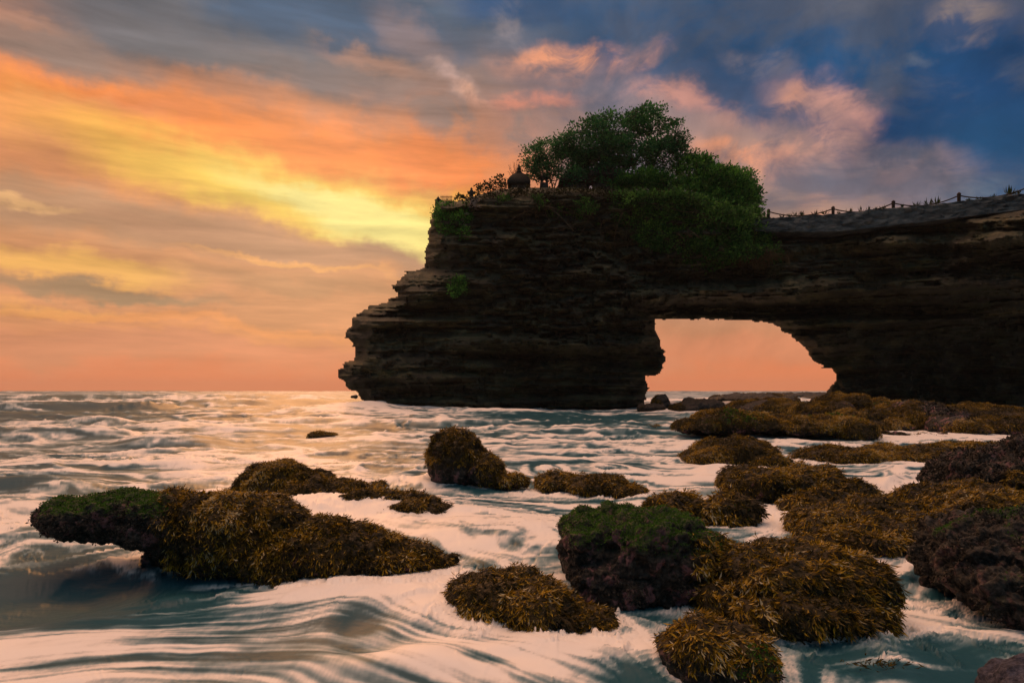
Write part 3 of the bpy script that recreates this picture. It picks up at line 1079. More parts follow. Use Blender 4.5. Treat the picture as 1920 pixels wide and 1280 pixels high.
# small ones
G_S = "small rocks awash in the open water"
reef_rock("tiny black rock awash near the horizon at far left", [B(318, 754, 95, 11, 4, 1)], name="awash_rock", kelp=.2, pink=0, group=G_S, obstacle=False)
reef_rock("tiny dark rock awash left of the stack, near the horizon", [B(572, 746, 150, 8, 4, 1)], name="awash_rock", kelp=.2, pink=0, group=G_S, obstacle=False)
reef_rock("small pointed rock touching the left foot of the stack", [B(664, 744, 100, 7, 4, 1)], name="awash_rock", kelp=.2, pink=0, group=G_S, obstacle=False)
reef_rock("thin brown rock awash in the glowing water below the stack's left end", [B(605, 817, 27, 26, 5, .6)], name="awash_rock", kelp=.7, pink=0, group=G_S, obstacle=False)
reef_rock("small rock awash left of the widest reef ridge", [B(1221, 804, 32.4, 18, 4, .6)], name="awash_rock", kelp=.7, pink=0, group=G_S, obstacle=False)
reef_rock("thin weed-covered rock barely awash left of the upright knob rock", [B(716, 908, 13.3, 20, 6, .3)], name="awash_rock", kelp=1, pink=0, group=G_S, obstacle=False)
reef_rock("fist-sized dark stone in blue water beside the grey crusted boulder", [B(1742, 1090, 6.5, 13, 12, .08)], name="awash_rock", kelp=0, pink=.6, group=G_S, obstacle=False)
reef_rock("grey gravelly rock corner at the bottom right of the picture", [B(2000, 1345, 3.7, 120, 92, .4, .5)], name="gravel_rock", kelp=0, body=M_GRAVEL, pink=0, rough=.4, obstacle=False)


def floating_weed():
    rng = np.random.default_rng(5)
    c = P3(1650, 1255, 2346 / (1252 - HY))
    n = 70
    P = c + np.c_[rng.normal(0, .13, n), rng.normal(0, .05, n), rng.uniform(.02, .06, n)]
    D = unit(np.c_[rng.normal(0, .8, n), rng.normal(0, .4, n), rng.uniform(0, .7, n)])
    S = unit(np.cross(D, rng.normal(0, 1, (n, 3))))
    L = rng.uniform(.03, .07, n)
    V, Fc, r = blades(P, D, S, L, L * .25, rng.uniform(.1, .6, n))
    o = mesh_np("floating_seaweed", V, Fc, M_KELP, None, False, {'rnd': r})
    tag(o, "loose sprig of seaweed floating in blue water at the bottom right", "seaweed")


floating_weed()

# ------------------------------------------------------------------ the sea
def build_sea():
    rows = np.concatenate([np.arange(1405, 900, -2.6), np.arange(900, 790, -1.15), np.arange(790, 745, -0.6), np.arange(745, 735, -0.4), [734.6, 734.2, 733.8, 733.4, 733.1, 732.92]])
    Yr_ = H * F / (rows - HY)
    cols = np.concatenate([np.arange(-1500, -120, 26), np.arange(-120, 2040, 2.6), np.arange(2040, 3440, 26)])
    XU, YY = np.meshgrid(cols, Yr_)
    nv, nu = XU.shape
    X = ((XU - CX) * YY / F).ravel()
    Y = YY.ravel()
    Uc = XU.ravel()
    Vc = HY + H * F / Y

    ob = np.array(OBST)

    # flow: water slides round the rocks (stream function damped next to each footprint)
    def psi(x, y):
        base = 1.0 * y + 0.34 * np.sqrt(x * x + 1.5) * sstep(y, 11, 6) + 0.12 * x * sstep(y, 6, 11)
        curl = 1.5 * fbm2(x / 4.5, y / 4.5, 2, seed=21) + 0.50 * fbm2(x / 1.6, y / 1.6, 2, seed=22)
        far = 9.0 * fbm2(x / 40, y / 26, 2, seed=23) * sstep(y, 18, 45)
        return base + curl + far

    e = 0.03
    px_ = (psi(X + e, Y) - psi(X - e, Y)) / (2 * e)
    py_ = (psi(X, Y + e) - psi(X, Y - e)) / (2 * e)
    vx, vy = py_, -px_
    dmin = np.full(len(X), 9.0)
    tx, ty = np.zeros(len(X)), np.zeros(len(X))
    for cx, cy, rx, ry in ob:
        sel = np.abs(Y - cy) < ry + 3
        dx, dy = (X[sel] - cx) / (rx + .05), (Y[sel] - cy) / (ry + .05)
        r = np.hypot(dx, dy)
        dist = (r - 1) * min(rx, ry)
        near = dist < dmin[sel]
        ii = np.nonzero(sel)[0][near]
        dmin[ii] = dist[near]
        # tangent of the ellipse
        gx, gy = dx[near] / (rx + .05), dy[near] / (ry + .05)
        gl = np.hypot(gx, gy) + 1e-6
        t1, t2 = -gy / gl, gx / gl
        sg = np.sign(t1 * vx[ii] + t2 * vy[ii] + 1e-6)
        tx[ii], ty[ii] = t1 * sg, t2 * sg
    vl = np.hypot(vx, vy) + 1e-6
    vx, vy = vx / vl, vy / vl
    w = np.exp(-np.clip(dmin, 0, None) / 0.32) * (dmin < 5)
    vx, vy = vx * (1 - w) + tx * w, vy * (1 - w) + ty * w
    vl = np.hypot(vx, vy) + 1e-6
    VX, VY = (vx / vl).reshape(nv, nu), (vy / vl).reshape(nv, nu)

    def sample_dir(x, y):
        # look the flow up on the water grid
        y = np.maximum(y, Yr_[0])
        vv = HY + H * F / np.maximum(y, 1.0)
        uu = CX + x * F / y
        iv = np.clip(np.searchsorted(-rows, -vv), 0, nv - 1)
        iu = np.clip(np.searchsorted(cols, uu), 0, nu - 1)
        return VX[iv, iu], VY[iv, iu]

    def silk(lam, length, seed, steps=9, squash=1.0):
        acc = vn2(X / lam + seed * 7.7, Y / (lam * squash) + seed * 3.1)
        for sgn in (1, -1):
            x, y = X.copy(), Y.copy()
            ds = length / steps * sgn
            for _ in range(steps):
                dx, dy = sample_dir(x, y)
                x += dx * ds
                y += dy * ds
                acc = acc + vn2(x / lam + seed * 7.7, y / (lam * squash) + seed * 3.1)
        acc = acc - acc.mean()
        return acc / (acc.std() + 1e-9)

    spacing = Y * 2.6 / F * 1.2

    def vis(lam):
        return sstep(lam / spacing, 1.2, 3.5)
    s1 = silk(0.045, 0.70, 1, 17) * vis(0.055)
    s2 = silk(0.13, 1.6, 2, 18) * vis(0.17)
    s3 = silk(0.34, 1.9, 3, 12) * vis(0.45)
    s4 = silk(1.5, 4.5, 4, 8)
    s5 = silk(5.0, 12, 5, 7, .7)
    farw = sstep(Y, 14, 40)
    f1 = fbm2(X / 9, Y / 7, 4, seed=31)
    f2 = fbm2(X / 30, Y / 18, 4, seed=32)

    # swell and chop (metres)
    near_h = (0.040 * fbm2(X / 1.9, Y / 1.3, 2, .4, seed=51) + 0.012 * fbm2(X / .5, Y / .45, 2, .5, seed=52) * vis(.5) + 0.03 * s4 + 0.006 * s3) * (1 - farw)
    far_h = farw * (0.16 * fbm2(X / 4.5, Y / 3.2, 3, .5, seed=53) + 0.14 * f1 + 0.26 * f2)
    Z = near_h + far_h
    # short steep chop: crest lines at several sizes, white on the crest and clear on the face towards the shore
    crest = np.zeros(len(X))
    face = np.zeros(len(X))
    for sc, amp_, g, sd_ in [(0.9, .028, .5 * sstep(Y, 22, 9) * sstep(Y, 4, 7), 71), (2.1, .15, sstep(Y, 7, 15) * sstep(Y, 70, 35), 72),
                             (4.6, .34, sstep(Y, 18, 36) * sstep(Y, 170, 90), 73), (11.0, .62, sstep(Y, 50, 100) * sstep(Y, 900, 400), 74)]:
        wx = X + .45 * sc * fbm2(X / sc / 1.3, Y / sc / 1.3, 2, seed=sd_ + 9)
        wy = Y + .45 * sc * fbm2(X / sc / 1.3 + 7, Y / sc / 1.3, 2, seed=sd_ + 19)

        def bil(a, b):
            return np.clip(1 - 1.5 * np.abs(fbm2(a / sc, b / sc * 1.15, 2, .42, seed=sd_)), 0, 1) ** 1.15
        c0 = bil(wx, wy)
        c1 = bil(wx, wy + .16 * sc)
        Z += .58 * amp_ * g * (c0 - .45)
        crest += g * (c0 - .45)
        face += g * np.clip((c1 - c0) * 3.0, -.4, 1)
    nonlocal_dark = []
    # breakers seen at left: rolling ridges parallel to the horizon
    def ridge(u0, u1, v, amp, wid, seed):
        yc = H * F / (v - HY) * (1 + 0.05 * fbm2(X / 14, Y * 0 + 3, 3, seed=seed))
        k = np.exp(-((Y - yc) / wid) ** 2) * sstep(Uc, u0 - 60, u0 + 60) * sstep(Uc, u1 + 60, u1 - 60)
        nonlocal_dark.append(np.exp(-((Y - yc + wid * .8) / (wid * .55)) ** 2) * sstep(Uc, u0 - 60, u0 + 60) * sstep(Uc, u1 + 60, u1 - 60) * min(1, amp))
        return amp * k
    Z += ridge(-60, 330, 768, .95, 4.2, 41) + ridge(250, 760, 757, 0.8, 6, 42) + ridge(-100, 600, 748, 1.2, 9, 43)
    Z += ridge(-80, 240, 815, 0.28, 1.6, 44) + ridge(240, 420, 830, 0.30, 1.5, 45) + ridge(-80, 160, 905, 0.22, .8, 46)

    tex = 0.21 * s3 + 0.24 * s2 + 0.16 * s1
    foam = 0.66 + 0.10 * s4 + tex + 0.22 * fbm2(X / .8, Y / .6, 4, .6, seed=57) * vis(.6) + 0.05 * s5 + 0.30 * fbm2(X / 2.4, Y / 1.3, 4, .55, seed=54) * (1 - .5 * farw)
    foam += farw * (0.07 + 0.40 * f1 + 0.32 * fbm2(X / 1.3, Y / 1.1, 3, .6, seed=56) * vis(.9) + 0.32 * fbm2(X / 3.5, Y / 3, 4, .6, seed=55) - 0.1 * s3)
    foam = foam + 0.44 * crest - 0.40 * face * (0.7 + .3 * s4)
    foam = foam - 0.85 * np.max(nonlocal_dark, axis=0) * (0.55 + 0.6 * f1 + .3 * s4)
    Z = Z + sstep(Y, 150, 400) * 1.0 * fbm2(X / 45, Y / 160, 3, seed=61)
    foam = np.where(Y > 160, 0.42 + 0.30 * f2 + 0.18 * f1, foam)
    # collar of foam round the rocks on the upstream side
    foam += 0.40 * np.exp(-np.clip(dmin, 0, None) / 0.35) * (dmin < 5) * (0.45 + 0.3 * s2)

    def spot(u, v, ru, rv, tilt=0.0):
        c, s = math.cos(math.radians(tilt)), math.sin(math.radians(tilt))
        cy = H * F / (v - HY)
        cx = (u - CX) * cy / F
        rx = ru * cy / F
        ry = H * F / (v - rv - HY) - cy
        du, dv = (X - cx) / rx, (Y - cy) / ry
        a, b = du * c - dv * s, du * s + dv * c
        return np.exp(-(a * a + b * b) ** 1.3)
    # deep clear water between the foam: a chute under the big left rock, pools at right
    for u, v, ru, rv, t, k, dz in [
            (70, 1100, 170, 50, 16, 1.8, -.20), (330, 1095, 230, 34, 0, 1.25, -.10), (1010, 1050, 170, 16, 0, .75, -.03), (1190, 1140, 130, 36, -12, .85, -.04),
            (190, 772, 150, 8, 0, 1.0, 0), (40, 815, 60, 8, 0, .6, 0), (1080, 783, 230, 7, 0, 1.2, 0), (1180, 800, 90, 6, 0, .8, 0),
            (660, 752, 100, 8, 0, .7, 0), (650, 805, 120, 12, 0, .45, 0), (500, 775, 160, 10, 0, .4, 0),
            (1800, 1150, 240, 80, 0, .50, -.05), (1690, 1070, 120, 30, 0, .45, -.03), (1560, 1250, 130, 70, 0, .45, -.05), (1850, 1250, 150, 60, 0, .55, -.05),
            (1180, 1265, 130, 40, 0, .40, -.03), (1420, 1010, 90, 16, 0, .55, -.02), (1380, 1030, 60, 10, 0, .4, 0),
            (420, 1165, 230, 34, -8, .30, -.04), (680, 1160, 50, 20, -10, .75, -.05), (690, 1215, 60, 14, -10, .6, -.04), (920, 1230, 70, 14, 5, .6, -.03),
            (1570, 1040, 60, 10, 0, .3, 0), (380, 950, 90, 18, 0, .25, .0), (60, 905, 90, 20, 0, .35, 0)]:
        m = spot(u, v, ru, rv, t)
        foam -= k * m * (1 + 0.25 * s3)
        Z += dz * m
    # piled white water
    for u, v, ru, rv, t, k, dz in [
            (1445, 962, 36, 26, 0, .7, .07), (820, 905, 60, 16, 0, .5, .06), (960, 975, 170, 34, -10, .40, .09), (650, 950, 170, 14, -12, .5, .10),
            (1000, 860, 220, 14, 0, .25, 0), (1700, 905, 190, 14, 0, .6, .02), (1640, 822, 230, 7, 0, .6, 0), (1150, 830, 160, 16, 0, .3, 0),
            (300, 1105, 120, 16, 10, .35, .05), (1000, 1225, 260, 34, 5, .30, .05), (690, 1240, 160, 30, 0, .25, .06), (685, 768, 60, 7, 0, .8, .55), (600, 1108, 270, 14, -4, .55, .03), (640, 955, 190, 12, 12, .6, .04),
            (1760, 758, 300, 4, 0, .8, 0), (1850, 1180, 180, 8, -8, .35, .02), (1760, 1165, 60, 8, -20, .4, .02), (1330, 880, 120, 16, 0, .4, 0)]:
        m = spot(u, v, ru, rv, t)
        foam += k * m
        Z += dz * m
    foam = np.clip(foam, 0, 1.05)
    foam = foam * (1 - np.where(foam > 1, 0, 0))
    V = np.c_[X, Y, Z]
    i, j = np.meshgrid(np.arange(nv - 1), np.arange(nu - 1), indexing='ij')
    a = (i * nu + j).ravel()
    Fc = np.c_[a, a + 1, a + nu + 1, a + nu]
    o = mesh_np("sea", V, Fc, M_WATER, None, True, {'foam': foam})
    tag(o, kind='structure')
    # floor of the bay, everywhere below the water
    b = MB()
    b.add([[-5900, -280, -4.5], [5900, -280, -4.5], [5900, 2680, -4.5], [-5900, 2680, -4.5]], [[0, 1, 2, 3]])
    tag(b.build("seabed", M_BED), kind='structure')


build_sea()


# ------------------------------------------------------------------ plants on the arch
def leaf_cloud(clusters, n, size, rng, clump_sd=0.42, per=26, up=0.25):
    """clusters: (centre, radii); leaves gather in clumps so that gaps stay open between them"""
    vol = np.array([np.prod(r) ** 0.7 for c, r in clusters])
    vol = vol / vol.sum()
    Pn, R, Dn = [], [], []
    for (c, r), w in zip(clusters, vol):
        m = max(3, int(n * w / per))
        d = unit(rng.normal(0, 1, (m, 3)))
        rad = rng.random(m) ** 0.33
        rad = np.where(rng.random(m) < .65, 0.72 + 0.32 * rng.random(m), rad)
        cc = c + d * rad[:, None] * r
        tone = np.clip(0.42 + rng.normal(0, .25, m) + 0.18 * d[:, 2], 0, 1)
        k = rng.integers(int(per * .5), int(per * 1.5), m)
        idx = np.repeat(np.arange(m), k)
        off = rng.normal(0, 1, (len(idx), 3)) * clump_sd * np.array([1, 1, .75])
        Pn.append(cc[idx] + off)
        R.append(np.clip(tone[idx] + rng.normal(0, .13, len(idx)), 0, 1))
        Dn.append(unit(off + d[idx] * .3 + np.array([0, 0, up])))
    P, R, D = np.concatenate(Pn), np.concatenate(R), np.concatenate(Dn)
    D = unit(D + rng.normal(0, .5, D.shape))
    S = unit(np.cross(D, rng.normal(0, 1, D.shape)))
    L = size * rng.uniform(.6, 1.35, len(P))
    return blades(P, D, S, L, L * .55, R)


def wiggle(p0, p1, k, amp, rng):
    t = np.linspace(0, 1, k)[:, None]
    p = np.asarray(p0) * (1 - t) + np.asarray(p1) * t
    o = np.cumsum(rng.normal(0, amp, (k, 3)), 0)
    o = o - t * o[-1] - (1 - t) * o[0]
    return p + o


def plant(name, label, cat, base, clusters, leaves, size, mat, seed, trunk_r=0.16, trunks=1, group=None, sd=.42, per=26, crown="crown", limb_n=10):
    """base: world point; clusters: (u, v, Y, ru, rv, depth m)"""
    rng = np.random.default_rng(seed)
    cl = [(P3(u, v, Y), np.array([ru * Y / F, dd, rv * Y / F])) for u, v, Y, ru, rv, dd in clusters]
    t = thing(name, base, label, cat, group)
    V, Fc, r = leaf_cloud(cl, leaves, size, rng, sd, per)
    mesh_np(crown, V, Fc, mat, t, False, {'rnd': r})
    mb = MB()
    base = np.asarray(base, float)
    for q in range(trunks):
        b = base + np.array([rng.uniform(-.25, .25) * (trunks > 1) * 2, rng.uniform(-.3, .3), -0.5])
        for i, (c, rad) in enumerate(cl):
            if i % trunks != q and trunks > 1:
                continue
            mid = c - np.array([0, 0, rad[2] * .55])
            mb.tube(wiggle(b, mid, 7, .10, rng), trunk_r, trunk_r * .5)
            for _ in range(limb_n):
                d = unit(rng.normal(0, 1, 3))
                d[2] = abs(d[2]) * .9 - .1
                tip = c + d * rad * rng.uniform(.7, 1.1)
                mb.tube(wiggle(mid, tip, 5, .08, rng), trunk_r * .38, .018, 4)
    mb.build("trunk", M_BARK, t, True)
    return t


def top_pt(u, v=352, Y=76.0, dv=0):
    return P3(u, v + dv, Y)


def far_plants():
    G = "trees and bushes on the sea stack"
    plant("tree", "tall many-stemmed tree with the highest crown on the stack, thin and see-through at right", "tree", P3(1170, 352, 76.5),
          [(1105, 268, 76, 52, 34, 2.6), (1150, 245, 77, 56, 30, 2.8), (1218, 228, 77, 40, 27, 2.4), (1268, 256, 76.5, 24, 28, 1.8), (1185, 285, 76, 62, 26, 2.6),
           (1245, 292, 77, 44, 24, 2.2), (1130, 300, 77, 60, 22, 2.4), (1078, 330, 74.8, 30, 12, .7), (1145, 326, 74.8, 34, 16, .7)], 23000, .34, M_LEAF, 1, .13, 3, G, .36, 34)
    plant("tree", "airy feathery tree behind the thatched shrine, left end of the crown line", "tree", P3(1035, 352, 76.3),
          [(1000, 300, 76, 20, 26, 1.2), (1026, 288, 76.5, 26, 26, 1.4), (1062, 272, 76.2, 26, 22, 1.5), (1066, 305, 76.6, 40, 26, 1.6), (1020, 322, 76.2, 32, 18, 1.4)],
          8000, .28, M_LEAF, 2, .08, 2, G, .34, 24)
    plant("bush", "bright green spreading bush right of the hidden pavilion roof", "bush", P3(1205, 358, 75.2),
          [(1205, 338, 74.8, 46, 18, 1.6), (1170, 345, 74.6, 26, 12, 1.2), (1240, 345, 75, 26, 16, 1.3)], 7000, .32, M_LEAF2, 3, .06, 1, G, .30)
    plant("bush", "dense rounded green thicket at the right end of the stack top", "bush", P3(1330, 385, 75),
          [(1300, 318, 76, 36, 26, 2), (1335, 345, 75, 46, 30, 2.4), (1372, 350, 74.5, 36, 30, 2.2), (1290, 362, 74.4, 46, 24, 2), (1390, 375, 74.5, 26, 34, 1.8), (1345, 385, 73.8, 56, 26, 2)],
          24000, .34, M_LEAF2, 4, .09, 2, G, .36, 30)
    plant("bush", "stiff dark shrub sticking out beyond the thicket around the small spire", "bush", P3(1404, 390, 75),
          [(1404, 345, 75, 16, 20, 1), (1415, 368, 75, 10, 16, .8), (1398, 328, 75.2, 12, 10, .7)], 1400, .34, M_LEAF, 5, .05, 1, G, .30, 16)
    yA = face_Y(1340, 430) - .4
    plant("hanging_creeper", "wide curtain of dark green creeper hanging over the right shoulder of the stack", "creeper", P3(1340, 400, yA + .6),
          [(1300, 410, face_Y(1300, 410) - .2, 56, 26, .7), (1360, 415, face_Y(1360, 415) - .2, 50, 30, .8), (1408, 425, face_Y(1402, 428) - .2, 24, 38, .7), (1345, 452, face_Y(1345, 452) - .2, 56, 22, .7),
           (1420, 458, face_Y(1415, 458) - .1, 22, 20, .6), (1260, 425, face_Y(1260, 425) - .1, 40, 26, .5), (1290, 470, face_Y(1290, 470), 40, 14, .5), (1388, 472, face_Y(1388, 472), 36, 10, .5),
           (1442, 478, face_Y(1442, 478) - .1, 20, 16, .5), (1432, 440, face_Y(1432, 445) - .1, 12, 26, .5), (1245, 395, face_Y(1245, 400) - .1, 40, 16, .4), (1225, 440, face_Y(1225, 440) - .1, 30, 20, .4), (1330, 490, face_Y(1330, 488) - .1, 50, 10, .4),
           (1270, 374, face_Y(1270, 380) - .2, 40, 12, .6), (1215, 372, face_Y(1215, 378) - .2, 36, 12, .5), (1305, 388, face_Y(1305, 392) - .2, 44, 16, .6), (1175, 372, face_Y(1175, 378) - .2, 26, 10, .4), (1265, 450, face_Y(1265, 450) - .1, 40, 22, .4)], 38000, .33, M_LEAF4, 6, .05, 1, G, .34, 26, "foliage", 6)
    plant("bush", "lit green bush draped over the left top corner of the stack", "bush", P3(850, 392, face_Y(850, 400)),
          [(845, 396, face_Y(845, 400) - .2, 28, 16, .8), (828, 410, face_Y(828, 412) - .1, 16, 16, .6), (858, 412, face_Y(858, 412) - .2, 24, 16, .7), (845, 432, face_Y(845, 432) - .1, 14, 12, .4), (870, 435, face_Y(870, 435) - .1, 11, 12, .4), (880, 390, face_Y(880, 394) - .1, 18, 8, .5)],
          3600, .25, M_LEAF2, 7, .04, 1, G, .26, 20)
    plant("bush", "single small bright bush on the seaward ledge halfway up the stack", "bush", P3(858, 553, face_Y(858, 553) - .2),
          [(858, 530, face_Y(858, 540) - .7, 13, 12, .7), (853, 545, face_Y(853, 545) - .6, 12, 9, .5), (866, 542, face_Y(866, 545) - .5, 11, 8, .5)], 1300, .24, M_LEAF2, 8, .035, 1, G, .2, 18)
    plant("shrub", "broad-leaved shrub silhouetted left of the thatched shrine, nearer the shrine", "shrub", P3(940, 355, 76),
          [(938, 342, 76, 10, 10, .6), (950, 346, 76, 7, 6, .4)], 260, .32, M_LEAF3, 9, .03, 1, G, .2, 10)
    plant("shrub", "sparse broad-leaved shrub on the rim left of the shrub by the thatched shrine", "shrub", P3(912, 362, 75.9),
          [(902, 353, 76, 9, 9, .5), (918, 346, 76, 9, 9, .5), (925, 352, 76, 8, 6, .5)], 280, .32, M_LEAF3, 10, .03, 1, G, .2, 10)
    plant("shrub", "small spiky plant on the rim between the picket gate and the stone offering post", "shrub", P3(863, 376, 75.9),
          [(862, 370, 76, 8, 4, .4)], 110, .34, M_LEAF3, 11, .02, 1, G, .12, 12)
    plant("hanging_creeper", "low olive fringe of weeds and grass along the stack's rim under the shrines", "creeper", P3(1050, 360, face_Y(1050, 372)),
          [(u, 366 + (6 if u > 1150 else 0) + max(0, (960 - u) * .16), face_Y(u, 372 + max(0, (960 - u) * .16)) + .3, 36, 10, .9) for u in range(905, 1270, 42)], 6500, .26, M_LEAF5, 12, .02, 1, G, .30, 18, "foliage", 2)
    plant("hanging_creeper", "scattered trailing green vines in the middle of the stack's upper face among the roots", "creeper", P3(1120, 400, face_Y(1120, 400)),
          [(u, v, face_Y(u, v) - .15, ru, rv, .35) for u, v, ru, rv in [(1005, 378, 12, 12), (1040, 396, 10, 20), (1082, 410, 14, 26), (1100, 385, 22, 12), (1130, 420, 9, 30), (1160, 400, 16, 22), (1195, 420, 14, 36), (1215, 455, 12, 26), (1180, 380, 24, 12), (945, 378, 20, 9)]],
          5200, .24, M_LEAF4, 13, .02, 1, G, .24, 16, "foliage", 3)
    # bare twiggy shrubs
    rng = np.random.default_rng(60)
    for (u, v, n, su, sv, lab) in [(968, 345, 22, 16, 44, "bare twiggy shrub behind the thatched shrine's spire"),
                                   (1415, 385, 12, 24, 22, "leafless twigs poking right from the thicket's outer edge"),
                                   (1190, 222, 9, 7, 20, "leafless branch tips sticking up above the highest crown")]:
        b = P3(u, v, 76.2)
        mb = MB()
        for _ in range(n):
            if u == 1415:
                tip = P3(u + su * rng.uniform(.3, 1.1), v + sv * rng.uniform(-1, .6), 76 + rng.uniform(-.5, .5))
            else:
                tip = P3(u + su * rng.uniform(-1, 1), v - sv * rng.uniform(.5, 1), 76.2 + rng.uniform(-.5, .5))
            p = wiggle(b + rng.normal(0, .1, 3), tip, 6, .06, rng)
            mb.tube(p, .035, .012, 4)
            for _ in range(3):
                k = rng.integers(2, 5)
                mb.tube(wiggle(p[k], p[k] + rng.normal(0, .32, 3) + np.array([0, 0, .25]), 3, .03, rng), .016, .008, 3)
        tag(mb.build("bare_shrub", M_BARK, None, True), lab, "shrub", "leafless twigs on the stack")

    # hanging roots on the face
    for (u0, u1, v0, v1, n, seed, lab) in [(985, 1060, 372, 430, 9, 1, "thin roots straggling down the face under the thatched shrine"),
                                           (1050, 1140, 366, 460, 12, 2, "thick tangle of pale roots with one long diagonal strand under the pavilion"),
                                           (1150, 1250, 380, 490, 12, 3, "dangling roots with bleached stumps in the middle of the stack's top"),
                                           (1265, 1400, 420, 490, 16, 4, "looping pale vines hanging in front of the dark creeper curtain")]:
        rng = np.random.default_rng(70 + seed)
        mb = MB()
        for k in range(n):
            u = rng.uniform(u0, u1)
            v = v0 + rng.uniform(0, 22)
            m = rng.integers(6, 11)
            du = rng.normal(0, 30)
            ln = rng.uniform(.35, 1) * (v1 - v0)
            path = []
            bow = rng.normal(0, 20)
            for q in range(m):
                tq = q / (m - 1)
                uq = u + du * tq + bow * math.sin(math.pi * tq) + rng.normal(0, 2.0)
                vq = v + ln * tq
                path.append(P3(uq, vq, face_Y(uq, vq) - .15 - .2 * rng.random() - (.5 if seed == 4 else 0)))
            path = np.array(path)
            path[1:-1] = (path[:-2] + path[1:-1] * 2 + path[2:]) / 4
            mb.tube(path, rng.choice([.03, .035, .045, .08]), .02, 5)
        if seed == 2:
            for (ua, va, ub, vb) in [(1020, 385, 1078, 436), (1025, 387, 1062, 400)]:
                pth = np.array([P3(ua + (ub - ua) * q, va + (vb - va) * (q ** 1.4), face_Y(ua + (ub - ua) * q, va + (vb - va) * q) - .6) for q in np.linspace(0, 1, 8)])
                mb.tube(pth, .10, .05, 6)
        tag(mb.build("root_tangle", M_ROOT, None, True), lab, "roots", "roots hanging on the stack face")

    # dry grass tuft
    rng = np.random.default_rng(81)
    n = 1500
    u = rng.normal(1432, 20, n)
    v = rng.uniform(474, 492, n)
    Pq = np.array([P3(a, b, face_Y(a, b) - .1) for a, b in zip(u, v)])
    D = unit(np.c_[rng.normal(.15, .5, n), -np.abs(rng.normal(.5, .3, n)), rng.normal(-.55, .45, n)])
    S = unit(np.cross(D, rng.normal(0, 1, D.shape)))
    L = rng.uniform(.7, 2.0, n)
    V, Fc, r = blades(Pq, D, S, L, np.full(n, .055), np.clip(rng.normal(.35, .2, n), 0, 1), .5)
    tag(mesh_np("dry_grass", V, Fc, M_DRY, None, False, {'rnd': r}), "brown dry grass tuft hanging just under the right end of the creeper", "grass tuft")
    # pale rubble and litter slide
    mb = MB()
    rng = np.random.default_rng(82)
    for _ in range(46):
        t = rng.random()
        u = 895 - 28 * t + rng.normal(0, 5)
        v = 378 + 40 * t + rng.normal(0, 4)
        s = rng.uniform(.12, .42)
        mb.box(P3(u, v, face_Y(u, v) - .12), (s, s * .6, s * rng.uniform(.25, .7)), rng.uniform(0, 3), rng.uniform(.5, .9))
    mb.box(P3(889, 378, face_Y(889, 380) - .25), (1.0, .5, .85), .3, .75)
    tag(mb.build("rubble", M_LITTER), "pale rubble slide below the stone offering post on the stack's rim", "rubble")


far_plants()


# ------------------------------------------------------------------ shrines and rails on the stack
def hip_roof(mb, c, w, d, h, curve=.25, ridge=0.0, n=6):
    """curved thatch roof with a thick eave, ridge = length of the ridge"""
    c = np.asarray(c, float)
    prof = []
    for i in range(n + 1):
        t = i / n
        s = (1 - t) ** (1 + curve) if curve > 0 else (1 - t ** (1 - curve))
        prof.append((s, t * h))
    th = 0.22
    rings = [(0.96, -th)] + prof
    V = []
    for s, z in rings:
        hx = ridge / 2 + (w / 2 - ridge / 2) * s + .02
        hy = d / 2 * s + .02
        V += [[-hx, -hy, z], [hx, -hy, z], [hx, hy, z], [-hx, hy, z]]
    V = np.array(V) + c
    Fc = [[3, 2, 1, 0]]
    for k in range(len(rings) - 1):
        for i in range(4):
            j = (i + 1) % 4
            Fc.append([k * 4 + i, k * 4 + j, k * 4 + 4 + j, k * 4 + 4 + i])
    m = (len(rings) - 1) * 4
    Fc.append([m, m + 1, m + 2, m + 3])
    mb.add(V, Fc)


def shrine(label, u, v_ground, v_eave, v_top, half_px, Y, ridge=0.0, posts=True, bell=-.25, spire=True, cat="shrine", name="thatched_shrine"):
    g = P3(u, v_ground, Y)
    px = Y / F
    w = half_px * 2 * px
    eave = (v_ground - v_eave) * px
    top = (v_ground - v_top) * px
    sp = .9 if spire else 0
    t = thing(name, g, label, cat)
    mb = MB()
    hip_roof(mb, g + [0, 0, eave], w, w * .9, top - eave - sp, bell, ridge)
    mb.build("roof", M_THATCH, t)
    mb = MB()
    mb.box(g + [0, 0, -.4], (w * .7, w * .7, 1.2), 0, .95)
    mb.build("plinth", M_TEMPLE, t)
    if posts:
        for sx in (-1, 1):
            for sy in (-1, 1):
                p = MB()
                p.box(g + [sx * w * .28, sy * w * .28, (eave + .2) / 2 + .1], (.16, .16, eave - .2))
                p.build("post", M_WOOD, t)
    mb = MB()
    mb.box(g + [0, 0, eave * .5], (w * .42, w * .42, eave * .95))
    mb.build("cella", M_TEMPLE, t)
    if spire:
        mb = MB()
        mb.lathe(g + [0, 0, top - sp - .15], [(.34, 0), (.36, .15), (.16, .28), (.24, .42), (.26, .55), (.10, .72), (.14, .85), (.02, 1.1)], 8)
        mb.build("finial", M_TEMPLE, t)
    return t


